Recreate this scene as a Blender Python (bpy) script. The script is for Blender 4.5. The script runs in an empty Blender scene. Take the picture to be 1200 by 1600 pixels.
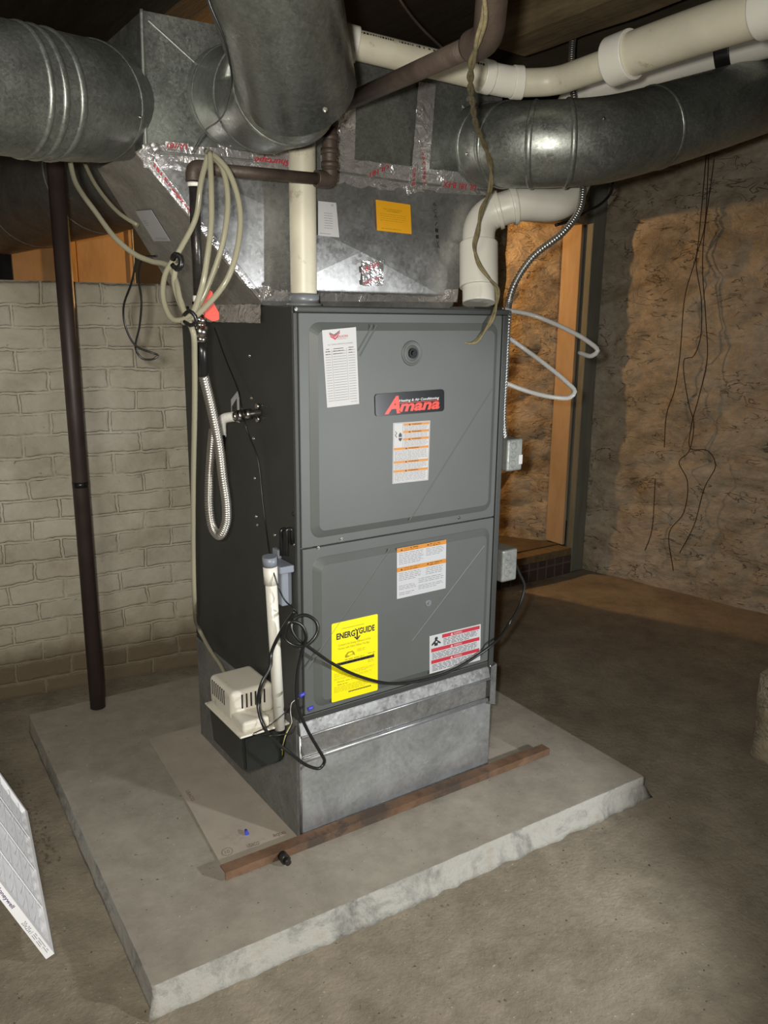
import bpy, bmesh, math, random
from mathutils import Vector, Matrix, noise
random.seed(7)
PI = math.pi
SC = bpy.context.scene
COL = SC.collection

# ------------------------------------------------------------------ camera
CAM = Vector((-0.8917, -1.6563, 1.3330))
YAW, PITCH, ROLL, FPX = 0.6058, 0.2342, 0.0099, 1271.57
FW = Vector((math.sin(YAW) * math.cos(PITCH), math.cos(YAW) * math.cos(PITCH), -math.sin(PITCH)))
_r = Vector((math.cos(YAW), -math.sin(YAW), 0)); _u = _r.cross(FW)
RT = math.cos(ROLL) * _r + math.sin(ROLL) * _u
UP = -math.sin(ROLL) * _r + math.cos(ROLL) * _u
cd = bpy.data.cameras.new('camera'); cam = bpy.data.objects.new('camera', cd); COL.objects.link(cam)
cd.sensor_fit = 'AUTO'; cd.sensor_width = 36.0; cd.lens = FPX / 1600 * 36.0; cd.clip_start = 0.02
cam.matrix_world = Matrix(((RT.x, UP.x, -FW.x, CAM.x), (RT.y, UP.y, -FW.y, CAM.y), (RT.z, UP.z, -FW.z, CAM.z), (0, 0, 0, 1)))
SC.camera = cam

# ------------------------------------------------------------------ light, world, exposure
w = bpy.data.worlds.new('world'); SC.world = w; w.use_nodes = True
w.node_tree.nodes['Background'].inputs[0].default_value = (0.9, 0.95, 1.0, 1)
w.node_tree.nodes['Background'].inputs[1].default_value = 0.012
SC.view_settings.view_transform = 'Standard'; SC.view_settings.look = 'None'
SC.view_settings.gamma = 1; SC.view_settings.use_curve_mapping = False
SC.view_settings.exposure = 0.55

def lamp(name, kind, loc, energy, color, size=0.05, target=None, spot=None, blend=0.3):
    l = bpy.data.lights.new(name, kind); l.energy = energy; l.color = color
    if kind == 'AREA': l.size = size
    else: l.shadow_soft_size = size
    if kind == 'SPOT': l.spot_size = spot; l.spot_blend = blend
    o = bpy.data.objects.new(name, l); COL.objects.link(o); o.location = loc
    if target is not None:
        o.rotation_euler = (Vector(target) - Vector(loc)).to_track_quat('-Z', 'Y').to_euler()
    return o
# phone flash beside the lens, a work light low on the right, a warm bulb in the room behind
lamp('phone_flash', 'SPOT', CAM + RT * -0.05 + UP * 0.03, 84, (1.0, 0.965, 0.88), 0.02, CAM + FW * 2 - RT * 0.30, 2.3, 1.0)
lamp('work_light', 'SPOT', (1.0, -1.85, 0.85), 88, (0.95, 0.98, 1.0), 0.04, (0.06, 0.1, 0.45), 1.12, 0.45)
lamp('fill_light', 'AREA', (-1.5, -1.9, 2.2), 13, (1.0, 0.96, 0.88), 0.5, (0.2, 0.8, 0.9))  # added fill lamp behind the camera, softly brightens the room and the metal
lamp('warm_bulb', 'POINT', (1.6, 2.4, 1.75), 40, (1.0, 0.56, 0.22), 0.03)

# ------------------------------------------------------------------ helpers
def at(u, v, x=None, y=None, z=None, t=None):
    """the point of the place seen at pixel (u, v) on a plane x=, y=, z= or at depth t"""
    d = FW + RT * ((u - 600) / FPX) - UP * ((v - 800) / FPX)
    if t is None:
        if x is not None: t = (x - CAM.x) / d.x
        elif y is not None: t = (y - CAM.y) / d.y
        else: t = (z - CAM.z) / d.z
    return CAM + d * t

def new_mat(name):
    m = bpy.data.materials.new(name); m.use_nodes = True
    nt = m.node_tree; b = nt.nodes['Principled BSDF']
    return m, nt, b
def N(nt, t, **kw):
    n = nt.nodes.new(t)
    for k, v in kw.items():
        if k in n.inputs.keys(): n.inputs[k].default_value = v
        else: setattr(n, k, v)
    return n
def L(nt, a, b): nt.links.new(a, b)
def coords(nt, scale=(1, 1, 1), loc=(0, 0, 0), kind='Object'):
    tc = N(nt, 'ShaderNodeTexCoord'); mp = N(nt, 'ShaderNodeMapping')
    mp.inputs['Scale'].default_value = scale; mp.inputs['Location'].default_value = loc
    L(nt, tc.outputs[kind], mp.inputs[0]); return mp.outputs[0]
def ramp(nt, fac, stops):
    r = N(nt, 'ShaderNodeValToRGB'); e = r.color_ramp.elements
    while len(e) < len(stops): e.new(0.5)
    for i, (p, c) in enumerate(stops):
        e[i].position = p; e[i].color = (c[0], c[1], c[2], 1) if hasattr(c, '__len__') else (c, c, c, 1)
    L(nt, fac, r.inputs[0]); return r.outputs[0]
def mixc(nt, fac, a, b, mode='MIX'):
    m = N(nt, 'ShaderNodeMix', data_type='RGBA', blend_type=mode)
    for s, v in ((m.inputs[0], fac), (m.inputs[6], a), (m.inputs[7], b)):
        if hasattr(v, 'is_output'): L(nt, v, s)
        elif hasattr(v, '__len__'): s.default_value = (v[0], v[1], v[2], 1)
        else: s.default_value = v
    return m.outputs[2]
def bump(nt, b, h, strength=0.3, dist=0.01):
    n = N(nt, 'ShaderNodeBump'); n.inputs['Strength'].default_value = strength; n.inputs['Distance'].default_value = dist
    L(nt, h, n.inputs['Height']); L(nt, n.outputs[0], b.inputs['Normal'])
def noise_t(nt, co, scale, detail=4, rough=0.6, dist=0.0):
    n = N(nt, 'ShaderNodeTexNoise'); n.inputs['Scale'].default_value = scale; n.inputs['Detail'].default_value = detail
    n.inputs['Roughness'].default_value = rough; n.inputs['Distortion'].default_value = dist
    L(nt, co, n.inputs['Vector']); return n.outputs[0]

def plain(name, c, rough=0.5, metal=0.0, var=0.15, vs=12, bs=0, bst=0.2, spec=0.5, dirt=None, coat=0):
    m, nt, b = new_mat(name); co = coords(nt)
    n = noise_t(nt, co, vs, 5)
    lo = [max(0, x * (1 - var)) for x in c]; hi = [min(1, x * (1 + var)) for x in c]
    col = ramp(nt, n, [(0.3, lo), (0.7, hi)])
    if dirt:
        d = ramp(nt, noise_t(nt, co, dirt[1], 8, 0.7), [(dirt[2], 0.0), (dirt[2] + 0.12, 1.0)])
        col = mixc(nt, d, col, dirt[0])
    L(nt, col, b.inputs['Base Color'])
    b.inputs['Roughness'].default_value = rough; b.inputs['Metallic'].default_value = metal
    b.inputs['Specular IOR Level'].default_value = spec; b.inputs['Coat Weight'].default_value = coat
    if bs: bump(nt, b, noise_t(nt, co, bs, 3), bst, 0.002)
    return m

def galv(name, base=0.42, tint=(0.95, 1.0, 1.0), rough=0.36, spangle=70, dull=0.0, contrast=0.14):
    m, nt, b = new_mat(name); co = coords(nt)
    wn = N(nt, 'ShaderNodeTexNoise'); wn.inputs['Scale'].default_value = spangle * 0.5; L(nt, co, wn.inputs['Vector'])
    mx = mixc(nt, 0.02, co, wn.outputs['Color'])
    v = N(nt, 'ShaderNodeTexVoronoi'); v.inputs['Scale'].default_value = spangle; v.inputs['Randomness'].default_value = 1.0; L(nt, mx, v.inputs['Vector'])
    sep = N(nt, 'ShaderNodeSeparateColor'); L(nt, v.outputs['Color'], sep.inputs[0])
    g = ramp(nt, sep.outputs[0], [(0, [base * (1 - contrast) * k for k in tint]), (1, [base * (1 + contrast) * k for k in tint])])
    s = ramp(nt, noise_t(nt, co, 6, 9, 0.75, 0.8), [(0.34, 0.66), (0.60, 1.0)])
    c = mixc(nt, 1.0, g, s, 'MULTIPLY')
    ds = ramp(nt, noise_t(nt, co, 26, 8, 0.8), [(0.28, 1.0), (0.36, 0.0)])
    c = mixc(nt, ds, c, [base * 0.45 * k for k in tint])
    L(nt, c, b.inputs['Base Color'])
    b.inputs['Metallic'].default_value = 0.62 - dull
    r1 = ramp(nt, noise_t(nt, co, 12, 6, 0.7), [(0.3, rough - 0.07), (0.7, rough + 0.13)])
    r2 = N(nt, 'ShaderNodeMath', operation='MULTIPLY_ADD'); L(nt, sep.outputs[1], r2.inputs[0]); r2.inputs[1].default_value = contrast * 0.9; L(nt, r1, r2.inputs[2])
    L(nt, r2.outputs[0], b.inputs['Roughness'])
    hh = N(nt, 'ShaderNodeMath', operation='MULTIPLY_ADD'); L(nt, sep.outputs[2], hh.inputs[0]); hh.inputs[1].default_value = 0.05 * contrast; L(nt, noise_t(nt, co, 4, 2), hh.inputs[2])
    bump(nt, b, hh.outputs[0], 0.30, 0.012)
    return m

M = {}
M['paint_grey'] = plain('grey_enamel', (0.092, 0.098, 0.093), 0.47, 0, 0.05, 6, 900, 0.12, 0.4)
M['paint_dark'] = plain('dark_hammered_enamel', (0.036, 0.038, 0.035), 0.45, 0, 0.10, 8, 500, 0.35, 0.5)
M['galv'] = galv('galvanised_steel', 0.43, (1.0, 1.0, 0.98), 0.27, 120, -0.15, 0.10)
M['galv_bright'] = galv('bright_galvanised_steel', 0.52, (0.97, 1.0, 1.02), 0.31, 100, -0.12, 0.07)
M['galv_duct'] = galv('galvanised_duct_steel', 0.31, (0.97, 1.02, 0.93), 0.29, 210, -0.16, 0.17)
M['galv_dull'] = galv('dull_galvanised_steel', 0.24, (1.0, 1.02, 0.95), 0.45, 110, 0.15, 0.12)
M['pvc'] = plain('white_pvc', (0.72, 0.70, 0.62), 0.33, 0, 0.04, 8, 0, 0, 0.5, ((0.35, 0.31, 0.24), 30, 0.66))
M['pvc_old'] = plain('aged_pvc', (0.58, 0.54, 0.42), 0.42, 0, 0.12, 7, 0, 0, 0.5, ((0.26, 0.21, 0.13), 12, 0.60))
M['iron'] = plain('brown_iron_pipe', (0.085, 0.062, 0.048), 0.55, 0.35, 0.3, 20, 120, 0.4)
M['iron_black'] = plain('black_iron_pipe', (0.05, 0.045, 0.042), 0.32, 0.6, 0.3, 40, 120, 0.3)
M['rust'] = plain('rusty_steel', (0.17, 0.098, 0.058), 0.85, 0.1, 0.45, 14, 90, 0.6, 0.3, ((0.075, 0.055, 0.042), 7, 0.48))
M['pole'] = plain('brown_painted_pole', (0.050, 0.034, 0.030), 0.5, 0.1, 0.25, 9, 80, 0.2)
M['chrome'] = plain('plated_brass', (0.62, 0.60, 0.56), 0.22, 1.0, 0.08, 30)
M['steel_flex'] = plain('flexible_steel', (0.50, 0.47, 0.42), 0.34, 0.85, 0.1, 30)
M['conduit'] = plain('armoured_conduit_steel', (0.45, 0.45, 0.43), 0.32, 0.9, 0.1, 30)
M['rubber'] = plain('black_rubber', (0.012, 0.012, 0.012), 0.30, 0, 0.2, 20)
M['black_plastic'] = plain('black_tank_plastic', (0.013, 0.016, 0.015), 0.22, 0, 0.2, 9)
M['pump_beige'] = plain('cream_pump_plastic', (0.62, 0.58, 0.49), 0.4, 0, 0.06, 10, 0, 0, 0.5, ((0.22, 0.19, 0.15), 22, 0.60))
M['dark_void'] = plain('void_black_wall', (0.012, 0.011, 0.010), 0.9)  # near-black colour stands in for the unlit void between the boards
M['dark_slot'] = plain('dark_opening', (0.01, 0.01, 0.01), 0.8)
M['trap'] = plain('grey_blue_plastic', (0.20, 0.22, 0.26), 0.4, 0, 0.08, 10)
M['collar_grey'] = plain('grey_pvc', (0.17, 0.18, 0.19), 0.35, 0, 0.05)
M['media'] = plain('white_filter_media', (0.70, 0.70, 0.72), 0.7, 0, 0.04)
M['white'] = plain('white_paper', (0.50, 0.49, 0.485), 0.6, 0, 0.03)
M['paper_cool'] = plain('grey_white_label', (0.47, 0.475, 0.49), 0.45, 0, 0.03)
M['yellow'] = plain('yellow_label', (0.82, 0.72, 0.0), 0.45, 0, 0.03)
M['amber'] = plain('amber_tag', (0.80, 0.38, 0.01), 0.5, 0, 0.03)
M['orange_ink'] = plain('orange_ink', (0.52, 0.20, 0.015), 0.5, 0, 0.03)
M['red_ink'] = plain('red_ink', (0.42, 0.025, 0.04), 0.5, 0, 0.03)
M['badge_red'] = plain('badge_red', (0.62, 0.035, 0.015), 0.4, 0, 0.03)
M['badge_black'] = plain('badge_black', (0.006, 0.007, 0.009), 0.25, 0, 0.05)
M['ink'] = plain('black_ink', (0.02, 0.018, 0.018), 0.5, 0, 0.03)
M['ink_grey'] = plain('grey_ink', (0.20, 0.20, 0.21), 0.6, 0, 0.03)
M['ink_yel'] = plain('olive_ink', (0.30, 0.24, 0.0), 0.6, 0, 0.03)
M['ink_purple'] = plain('purple_ink', (0.10, 0.06, 0.17), 0.6, 0, 0.03)
M['red_handle'] = plain('red_plastic', (0.75, 0.06, 0.03), 0.4, 0, 0.03)
M['blue_plastic'] = plain('blue_plastic', (0.06, 0.07, 0.50), 0.35, 0, 0.03)
M['twine'] = plain('olive_twine', (0.20, 0.165, 0.085), 0.85, 0, 0.35, 60, 400, 0.6)
M['root'] = plain('dry_root', (0.035, 0.022, 0.012), 0.9)
M['card'] = plain('grey_brown_cardboard', (0.36, 0.315, 0.26), 0.85, 0, 0.10, 10, 200, 0.2, 0.3, ((0.24, 0.21, 0.17), 7, 0.58))
M['hose_grey'] = plain('dull_white_wire', (0.5, 0.5, 0.47), 0.5)
M['filter_frame'] = plain('white_card_frame', (0.88, 0.87, 0.88), 0.5, 0, 0.02)
M['teflon'] = plain('white_sealant', (0.75, 0.73, 0.68), 0.6, 0, 0.15, 60, 200, 0.8)

def m_tube(name, c, tr, alpha):
    m, nt, b = new_mat(name)
    b.inputs['Base Color'].default_value = (*c, 1); b.inputs['Roughness'].default_value = 0.18
    b.inputs['Transmission Weight'].default_value = tr; b.inputs['IOR'].default_value = 1.3
    b.inputs['Alpha'].default_value = alpha
    return m
M['vinyl'] = m_tube('aged_vinyl_tube', (0.33, 0.31, 0.22), 0.15, 0.93)
M['vinyl_clear'] = m_tube('milky_vinyl_tube', (0.52, 0.52, 0.50), 0.25, 0.85)

def m_foil():
    m, nt, b = new_mat('wrinkled_foil'); co = coords(nt)
    b.inputs['Metallic'].default_value = 0.82
    L(nt, ramp(nt, noise_t(nt, co, 14, 4), [(0.3, (0.70, 0.67, 0.67)), (0.7, (0.90, 0.87, 0.87))]), b.inputs['Base Color'])
    L(nt, ramp(nt, noise_t(nt, co, 20, 3), [(0.35, 0.16), (0.65, 0.34)]), b.inputs['Roughness'])
    n = noise_t(nt, co, 20, 4, 0.55, 1.8)
    bump(nt, b, n, 0.7, 0.009)
    return m
M['foil'] = m_foil()

def m_floor(name, c1, c2, speck=True, rough=0.85, sc=1.0, stain=0.6, bs=0.45):
    m, nt, b = new_mat(name); co = coords(nt)
    n1 = noise_t(nt, co, 2.3 * sc, 8, 0.65, 0.3)
    col = ramp(nt, n1, [(0.3, c1), (0.7, c2)])
    n2 = ramp(nt, noise_t(nt, co, 9 * sc, 10, 0.75), [(0.35, stain), (0.6, 1.0)])
    col = mixc(nt, 0.8, col, n2, 'MULTIPLY')
    if speck:
        n3 = ramp(nt, noise_t(nt, co, 120, 2, 0.5), [(0.70, 0.0), (0.76, 1.0)])
        col = mixc(nt, n3, col, (0.42, 0.38, 0.30))
        n4 = ramp(nt, noise_t(nt, co, 90, 2, 0.5), [(0.24, 1.0), (0.30, 0.0)])
        col = mixc(nt, n4, col, (0.06, 0.05, 0.035))
    L(nt, col, b.inputs['Base Color']); b.inputs['Roughness'].default_value = rough
    b.inputs['Specular IOR Level'].default_value = 0.25
    a = N(nt, 'ShaderNodeMath', operation='ADD'); L(nt, noise_t(nt, co, 60, 6, 0.7), a.inputs[0]); L(nt, noise_t(nt, co, 8, 6, 0.6), a.inputs[1])
    bump(nt, b, a.outputs[0], bs, 0.012)
    return m
M['floor'] = m_floor('dusty_concrete_floor', (0.225, 0.188, 0.140), (0.33, 0.285, 0.215))
M['dirt'] = m_floor('dirt_floor', (0.12, 0.095, 0.065), (0.22, 0.17, 0.11))
M['pad'] = m_floor('painted_concrete_pad', (0.275, 0.245, 0.20), (0.36, 0.33, 0.275), True, 0.60, 1.3, 0.72, 0.12)

def m_padedge():
    m, nt, b = new_mat('chipped_concrete_edge'); co = coords(nt)
    col = ramp(nt, noise_t(nt, co, 6, 9, 0.75, 0.5), [(0.35, (0.16, 0.155, 0.14)), (0.52, (0.40, 0.39, 0.35)), (0.7, (0.30, 0.27, 0.21))])
    L(nt, col, b.inputs['Base Color']); b.inputs['Roughness'].default_value = 0.85
    bump(nt, b, noise_t(nt, co, 50, 8, 0.7), 0.7, 0.01)
    return m
M['pad_edge'] = m_padedge()

def m_brick():
    m, nt, b = new_mat('whitewashed_brick')
    uv = coords(nt, kind='UV')
    def math_(op, a, b_=None, c=None, clamp=False):
        n = N(nt, 'ShaderNodeMath', operation=op); n.use_clamp = clamp
        for k, v in enumerate((a, b_, c)):
            if v is None: continue
            if hasattr(v, 'is_output'): L(nt, v, n.inputs[k])
            else: n.inputs[k].default_value = v
        return n.outputs[0]
    def wob(vec, sc, amp, det=3):
        nz = N(nt, 'ShaderNodeTexNoise'); nz.inputs['Scale'].default_value = sc; nz.inputs['Detail'].default_value = det; L(nt, vec, nz.inputs['Vector'])
        sub = N(nt, 'ShaderNodeVectorMath', operation='SUBTRACT'); L(nt, nz.outputs['Color'], sub.inputs[0]); sub.inputs[1].default_value = (0.5, 0.5, 0.5)
        scl = N(nt, 'ShaderNodeVectorMath', operation='SCALE'); L(nt, sub.outputs[0], scl.inputs[0]); scl.inputs['Scale'].default_value = amp
        add = N(nt, 'ShaderNodeVectorMath', operation='ADD'); L(nt, vec, add.inputs[0]); L(nt, scl.outputs[0], add.inputs[1]); return add.outputs[0]
    wv = wob(wob(uv, 3.5, 0.035, 2), 26, 0.016, 5)
    def brick(ms, sm):
        br = N(nt, 'ShaderNodeTexBrick'); L(nt, wv, br.inputs['Vector'])
        br.inputs['Scale'].default_value = 1; br.inputs['Mortar Size'].default_value = ms; br.inputs['Mortar Smooth'].default_value = sm
        br.inputs['Brick Width'].default_value = 0.20; br.inputs['Row Height'].default_value = 0.0765
        br.inputs['Color1'].default_value = (0.84, 0.84, 0.84, 1); br.inputs['Color2'].default_value = (1, 1, 1, 1); br.inputs['Mortar'].default_value = (1, 1, 1, 1)
        return br
    br = brick(0.0065, 0.55); bw = brick(0.012, 1.0)
    paint = ramp(nt, noise_t(nt, uv, 4.5, 10, 0.72, 0.4), [(0.28, (0.46, 0.405, 0.32)), (0.5, (0.64, 0.59, 0.49)), (0.72, (0.77, 0.73, 0.63))])
    gr = ramp(nt, noise_t(nt, uv, 1.6, 6, 0.6), [(0.35, (0.80, 0.78, 0.72)), (0.62, (1.0, 1.0, 1.0))])
    paint = mixc(nt, 1.0, paint, gr, 'MULTIPLY')
    paint = mixc(nt, 0.8, paint, br.outputs['Color'], 'MULTIPLY')
    # chips in the paint
    pk = ramp(nt, noise_t(nt, uv, 24, 8, 0.8), [(0.30, 1.0), (0.36, 0.0)])
    paint = mixc(nt, pk, paint, (0.20, 0.15, 0.105))
    # cracks where brick and mortar part: both edges of the joint, broken up
    e = math_('SUBTRACT', br.outputs['Fac'], 0.45); e = math_('ABSOLUTE', e)
    line = ramp(nt, e, [(0.12, 1.0), (0.36, 0.0)])
    m1 = ramp(nt, noise_t(nt, uv, 6.5, 6, 0.72), [(0.42, 0.05), (0.54, 1.0)])
    m2 = ramp(nt, noise_t(nt, coords(nt, (1, 1, 1), (5.2, 1.3, 0), 'UV'), 15, 4, 0.7), [(0.40, 0.15), (0.52, 1.0)])
    crack = math_('MULTIPLY', math_('MULTIPLY', line, m1), m2)
    col = mixc(nt, math_('MULTIPLY', crack, 0.85), paint, (0.070, 0.048, 0.030))
    sp = N(nt, 'ShaderNodeSeparateXYZ'); L(nt, uv, sp.inputs[0])
    aa = math_('MULTIPLY_ADD', noise_t(nt, uv, 4, 5), 0.22, sp.outputs[1])
    low = ramp(nt, aa, [(0.24, 1.0), (0.33, 0.0)])
    bare = mixc(nt, bw.outputs['Fac'], (0.085, 0.062, 0.048), (0.21, 0.175, 0.13))
    col = mixc(nt, low, col, bare)
    yl = ramp(nt, aa, [(0.30, 0.45), (0.72, 0.0)])
    col = mixc(nt, yl, col, (0.23, 0.18, 0.10))
    L(nt, col, b.inputs['Base Color']); b.inputs['Roughness'].default_value = 0.78
    h = math_('MULTIPLY_ADD', bw.outputs['Fac'], -0.55, noise_t(nt, uv, 18, 8, 0.68))
    h = math_('MULTIPLY_ADD', crack, -1.1, h)
    h = math_('MULTIPLY_ADD', pk, -0.25, h)
    bump(nt, b, h, 0.85, 0.008)
    return m
M['brick'] = m_brick()

def m_stone(name, stops, scale=2.5, crack=0.55):
    m, nt, b = new_mat(name); co = coords(nt, (1, 1, 1.7))
    col = ramp(nt, noise_t(nt, co, scale, 10, 0.68, 0.8), stops)
    fine = ramp(nt, noise_t(nt, co, 16, 8, 0.7), [(0.3, 0.6), (0.6, 1.0)])
    col = mixc(nt, 0.7, col, fine, 'MULTIPLY')
    cz = coords(nt, (1, 1, 2.6))
    n = noise_t(nt, cz, 5.5, 3, 0.5, 1.4)
    ab = N(nt, 'ShaderNodeMath', operation='SUBTRACT'); L(nt, n, ab.inputs[0]); ab.inputs[1].default_value = 0.5
    ab2 = N(nt, 'ShaderNodeMath', operation='ABSOLUTE'); L(nt, ab.outputs[0], ab2.inputs[0])
    brk = ramp(nt, noise_t(nt, co, 6, 3), [(0.48, 0.0), (0.56, 1.0)])
    ck = ramp(nt, ab2.outputs[0], [(0.003, 1.0), (0.012, 0.0)])
    mk = N(nt, 'ShaderNodeMath', operation='MULTIPLY'); L(nt, ck, mk.inputs[0]); L(nt, brk, mk.inputs[1])
    mk2 = N(nt, 'ShaderNodeMath', operation='MULTIPLY'); L(nt, mk.outputs[0], mk2.inputs[0]); mk2.inputs[1].default_value = crack
    col = mixc(nt, mk2.outputs[0], col, [0.25 * k for k in stops[0][1]])
    L(nt, col, b.inputs['Base Color']); b.inputs['Roughness'].default_value = 0.9
    b.inputs['Specular IOR Level'].default_value = 0.2
    h = N(nt, 'ShaderNodeMath', operation='MULTIPLY_ADD'); L(nt, mk.outputs[0], h.inputs[0]); h.inputs[1].default_value = -0.6
    L(nt, noise_t(nt, co, 14, 9, 0.65, 0.5), h.inputs[2])
    bump(nt, b, h.outputs[0], 0.8, 0.025)
    return m
M['stone'] = m_stone('rubble_stone_plaster', [(0.30, (0.29, 0.23, 0.15)), (0.5, (0.48, 0.41, 0.31)), (0.72, (0.60, 0.54, 0.45))])
M['lime'] = m_stone('rough_lime_plaster', [(0.28, (0.30, 0.20, 0.11)), (0.5, (0.62, 0.50, 0.34)), (0.72, (0.74, 0.64, 0.48))], 3.0)

def m_wood(name, c1, c2, scale=(1, 14, 14), rough=0.8):
    m, nt, b = new_mat(name); co = coords(nt, scale)
    col = ramp(nt, noise_t(nt, co, 3, 8, 0.65, 0.5), [(0.3, c1), (0.7, c2)])
    L(nt, col, b.inputs['Base Color']); b.inputs['Roughness'].default_value = rough
    bump(nt, b, noise_t(nt, co, 8, 6), 0.4, 0.005)
    return m
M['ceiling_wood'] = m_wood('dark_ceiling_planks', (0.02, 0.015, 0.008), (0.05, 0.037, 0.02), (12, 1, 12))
M['joist'] = m_wood('old_joist_wood', (0.09, 0.064, 0.032), (0.22, 0.16, 0.085), (12, 1, 12))
M['ply'] = m_wood('pale_board', (0.28, 0.18, 0.085), (0.36, 0.25, 0.13), (3, 3, 1))
M['stud'] = m_wood('stud_wood', (0.40, 0.26, 0.12), (0.62, 0.42, 0.20), (10, 10, 1))
M['post'] = m_wood('grey_green_painted_wood', (0.13, 0.14, 0.115), (0.20, 0.205, 0.17), (6, 6, 1))
M['jamb'] = m_wood('raw_board', (0.42, 0.29, 0.16), (0.55, 0.40, 0.24), (4, 4, 1))

def link(o, parent=None, **props):
    COL.objects.link(o)
    if parent is not None: o.parent = parent
    for k, v in props.items():
        if v is not None: o[k] = v
    return o
def mesh_obj(name, verts, faces, mat, parent=None, smooth=False, **props):
    me = bpy.data.meshes.new(name); me.from_pydata([tuple(v) for v in verts], [], faces); me.update()
    if smooth:
        for p in me.polygons: p.use_smooth = True
    if mat is not None:
        for mm in (mat if isinstance(mat, (list, tuple)) else [mat]): me.materials.append(mm)
    return link(bpy.data.objects.new(name, me), parent, **props)
def bm_obj(name, bm, mat, parent=None, smooth=False, **props):
    bmesh.ops.recalc_face_normals(bm, faces=bm.faces)
    me = bpy.data.meshes.new(name); bm.to_mesh(me); bm.free()
    if smooth:
        for p in me.polygons: p.use_smooth = True
    for mm in (mat if isinstance(mat, (list, tuple)) else [mat]): me.materials.append(mm)
    return link(bpy.data.objects.new(name, me), parent, **props)
def thing(name, label, cat, loc=(0, 0, 0), group=None, kind=None):
    o = bpy.data.objects.new(name, None); COL.objects.link(o); o.location = loc; o.empty_display_size = 0.05
    o['label'] = label; o['category'] = cat
    if group: o['group'] = group
    if kind: o['kind'] = kind
    return o
def base_of(root):
    """parts are written in world coordinates: cancel the Empty's own location"""
    for ch in root.children:
        ch.matrix_parent_inverse = Matrix.Translation(-Vector(root.location))
def box_bm(bm, lo, hi, bev=0.0, seg=2):
    r = bmesh.ops.create_cube(bm, size=1)
    for v in r['verts']:
        v.co = Vector([lo[i] + (v.co[i] + 0.5) * (hi[i] - lo[i]) for i in range(3)])
    if bev:
        es = list({e for v in r['verts'] for e in v.link_edges})
        bmesh.ops.bevel(bm, geom=es, offset=bev, segments=seg, affect='EDGES', profile=0.5)
    return bm
def box(name, lo, hi, mat, parent=None, bev=0.0, seg=2, **props):
    bm = bmesh.new(); box_bm(bm, lo, hi, bev, seg)
    return bm_obj(name, bm, mat, parent, False, **props)
def hexa(name, bottom, top, mat, parent=None, bev=0, **props):
    bm = bmesh.new(); vs = [bm.verts.new(Vector(p)) for p in list(bottom) + list(top)]
    bm.faces.new(vs[0:4][::-1]); bm.faces.new(vs[4:8])
    for i in range(4): bm.faces.new((vs[i], vs[(i + 1) % 4], vs[4 + (i + 1) % 4], vs[4 + i]))
    if bev: bmesh.ops.bevel(bm, geom=list(bm.edges), offset=bev, segments=2, affect='EDGES')
    return bm_obj(name, bm, mat, parent, **props)

def spline(pts, step=0.01, closed=False):
    P = [Vector(p) for p in pts]
    if len(P) == 2:
        n = max(1, int((P[1] - P[0]).length / step)); return [P[0].lerp(P[1], i / n) for i in range(n + 1)]
    out = []; n = len(P)
    for i in range(n - 1 if not closed else n):
        p1 = P[i]; p2 = P[(i + 1) % n]
        p0 = P[i - 1] if (i > 0 or closed) else p1 * 2 - p2
        p3 = P[(i + 2) % n] if (i + 2 < n or closed) else p2 * 2 - p1
        # centripetal Catmull-Rom
        d1 = max((p1 - p0).length ** 0.5, 1e-5); d2 = max((p2 - p1).length ** 0.5, 1e-5); d3 = max((p3 - p2).length ** 0.5, 1e-5)
        m1 = (p1 - p0) / d1 - (p2 - p0) / (d1 + d2) + (p2 - p1) / d2
        m2 = (p2 - p1) / d2 - (p3 - p1) / (d2 + d3) + (p3 - p2) / d3
        m1 *= d2; m2 *= d2
        k = max(2, int((p2 - p1).length / step))
        for j in range(k):
            t = j / k; t2 = t * t; t3 = t2 * t
            out.append(p1 * (2 * t3 - 3 * t2 + 1) + m1 * (t3 - 2 * t2 + t) + p2 * (-2 * t3 + 3 * t2) + m2 * (t3 - t2))
    if not closed: out.append(P[-1].copy())
    return out
def round_corners(pts, r, seg=8):
    """polyline with arcs of radius r at its inner corners"""
    P = [Vector(p) for p in pts]; out = [P[0]]
    for i in range(1, len(P) - 1):
        a = (P[i - 1] - P[i]); b = (P[i + 1] - P[i])
        la, lb = a.length, b.length; a.normalize(); b.normalize()
        rr = r[i - 1] if isinstance(r, (list, tuple)) else r
        d = min(rr, la * 0.48, lb * 0.48)
        p0 = P[i] + a * d; p2 = P[i] + b * d
        for k in range(seg + 1):
            t = k / seg; out.append(p0 * (1 - t) ** 2 + P[i] * 2 * t * (1 - t) + p2 * t * t)
    out.append(P[-1]); return out
def sweep(bm, path, rad, ns=16, caps=True, mi=0):
    n = len(path); T = []
    for i in range(n):
        a = path[max(0, i - 1)]; b = path[min(n - 1, i + 1)]
        T.append((b - a).normalized() if (b - a).length > 1e-9 else Vector((0, 0, 1)))
    nrm = T[0].orthogonal().normalized(); rings = []
    for i in range(n):
        nrm = (nrm - T[i] * nrm.dot(T[i])).normalized(); bi = T[i].cross(nrm)
        r = rad(i) if callable(rad) else rad
        rings.append([bm.verts.new(path[i] + (nrm * math.cos(2 * PI * k / ns) + bi * math.sin(2 * PI * k / ns)) * r) for k in range(ns)])
    for i in range(n - 1):
        for k in range(ns):
            f = bm.faces.new((rings[i][k], rings[i][(k + 1) % ns], rings[i + 1][(k + 1) % ns], rings[i + 1][k])); f.smooth = True; f.material_index = mi
    if caps: bm.faces.new(rings[0][::-1]).material_index = mi; bm.faces.new(rings[-1]).material_index = mi
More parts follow.
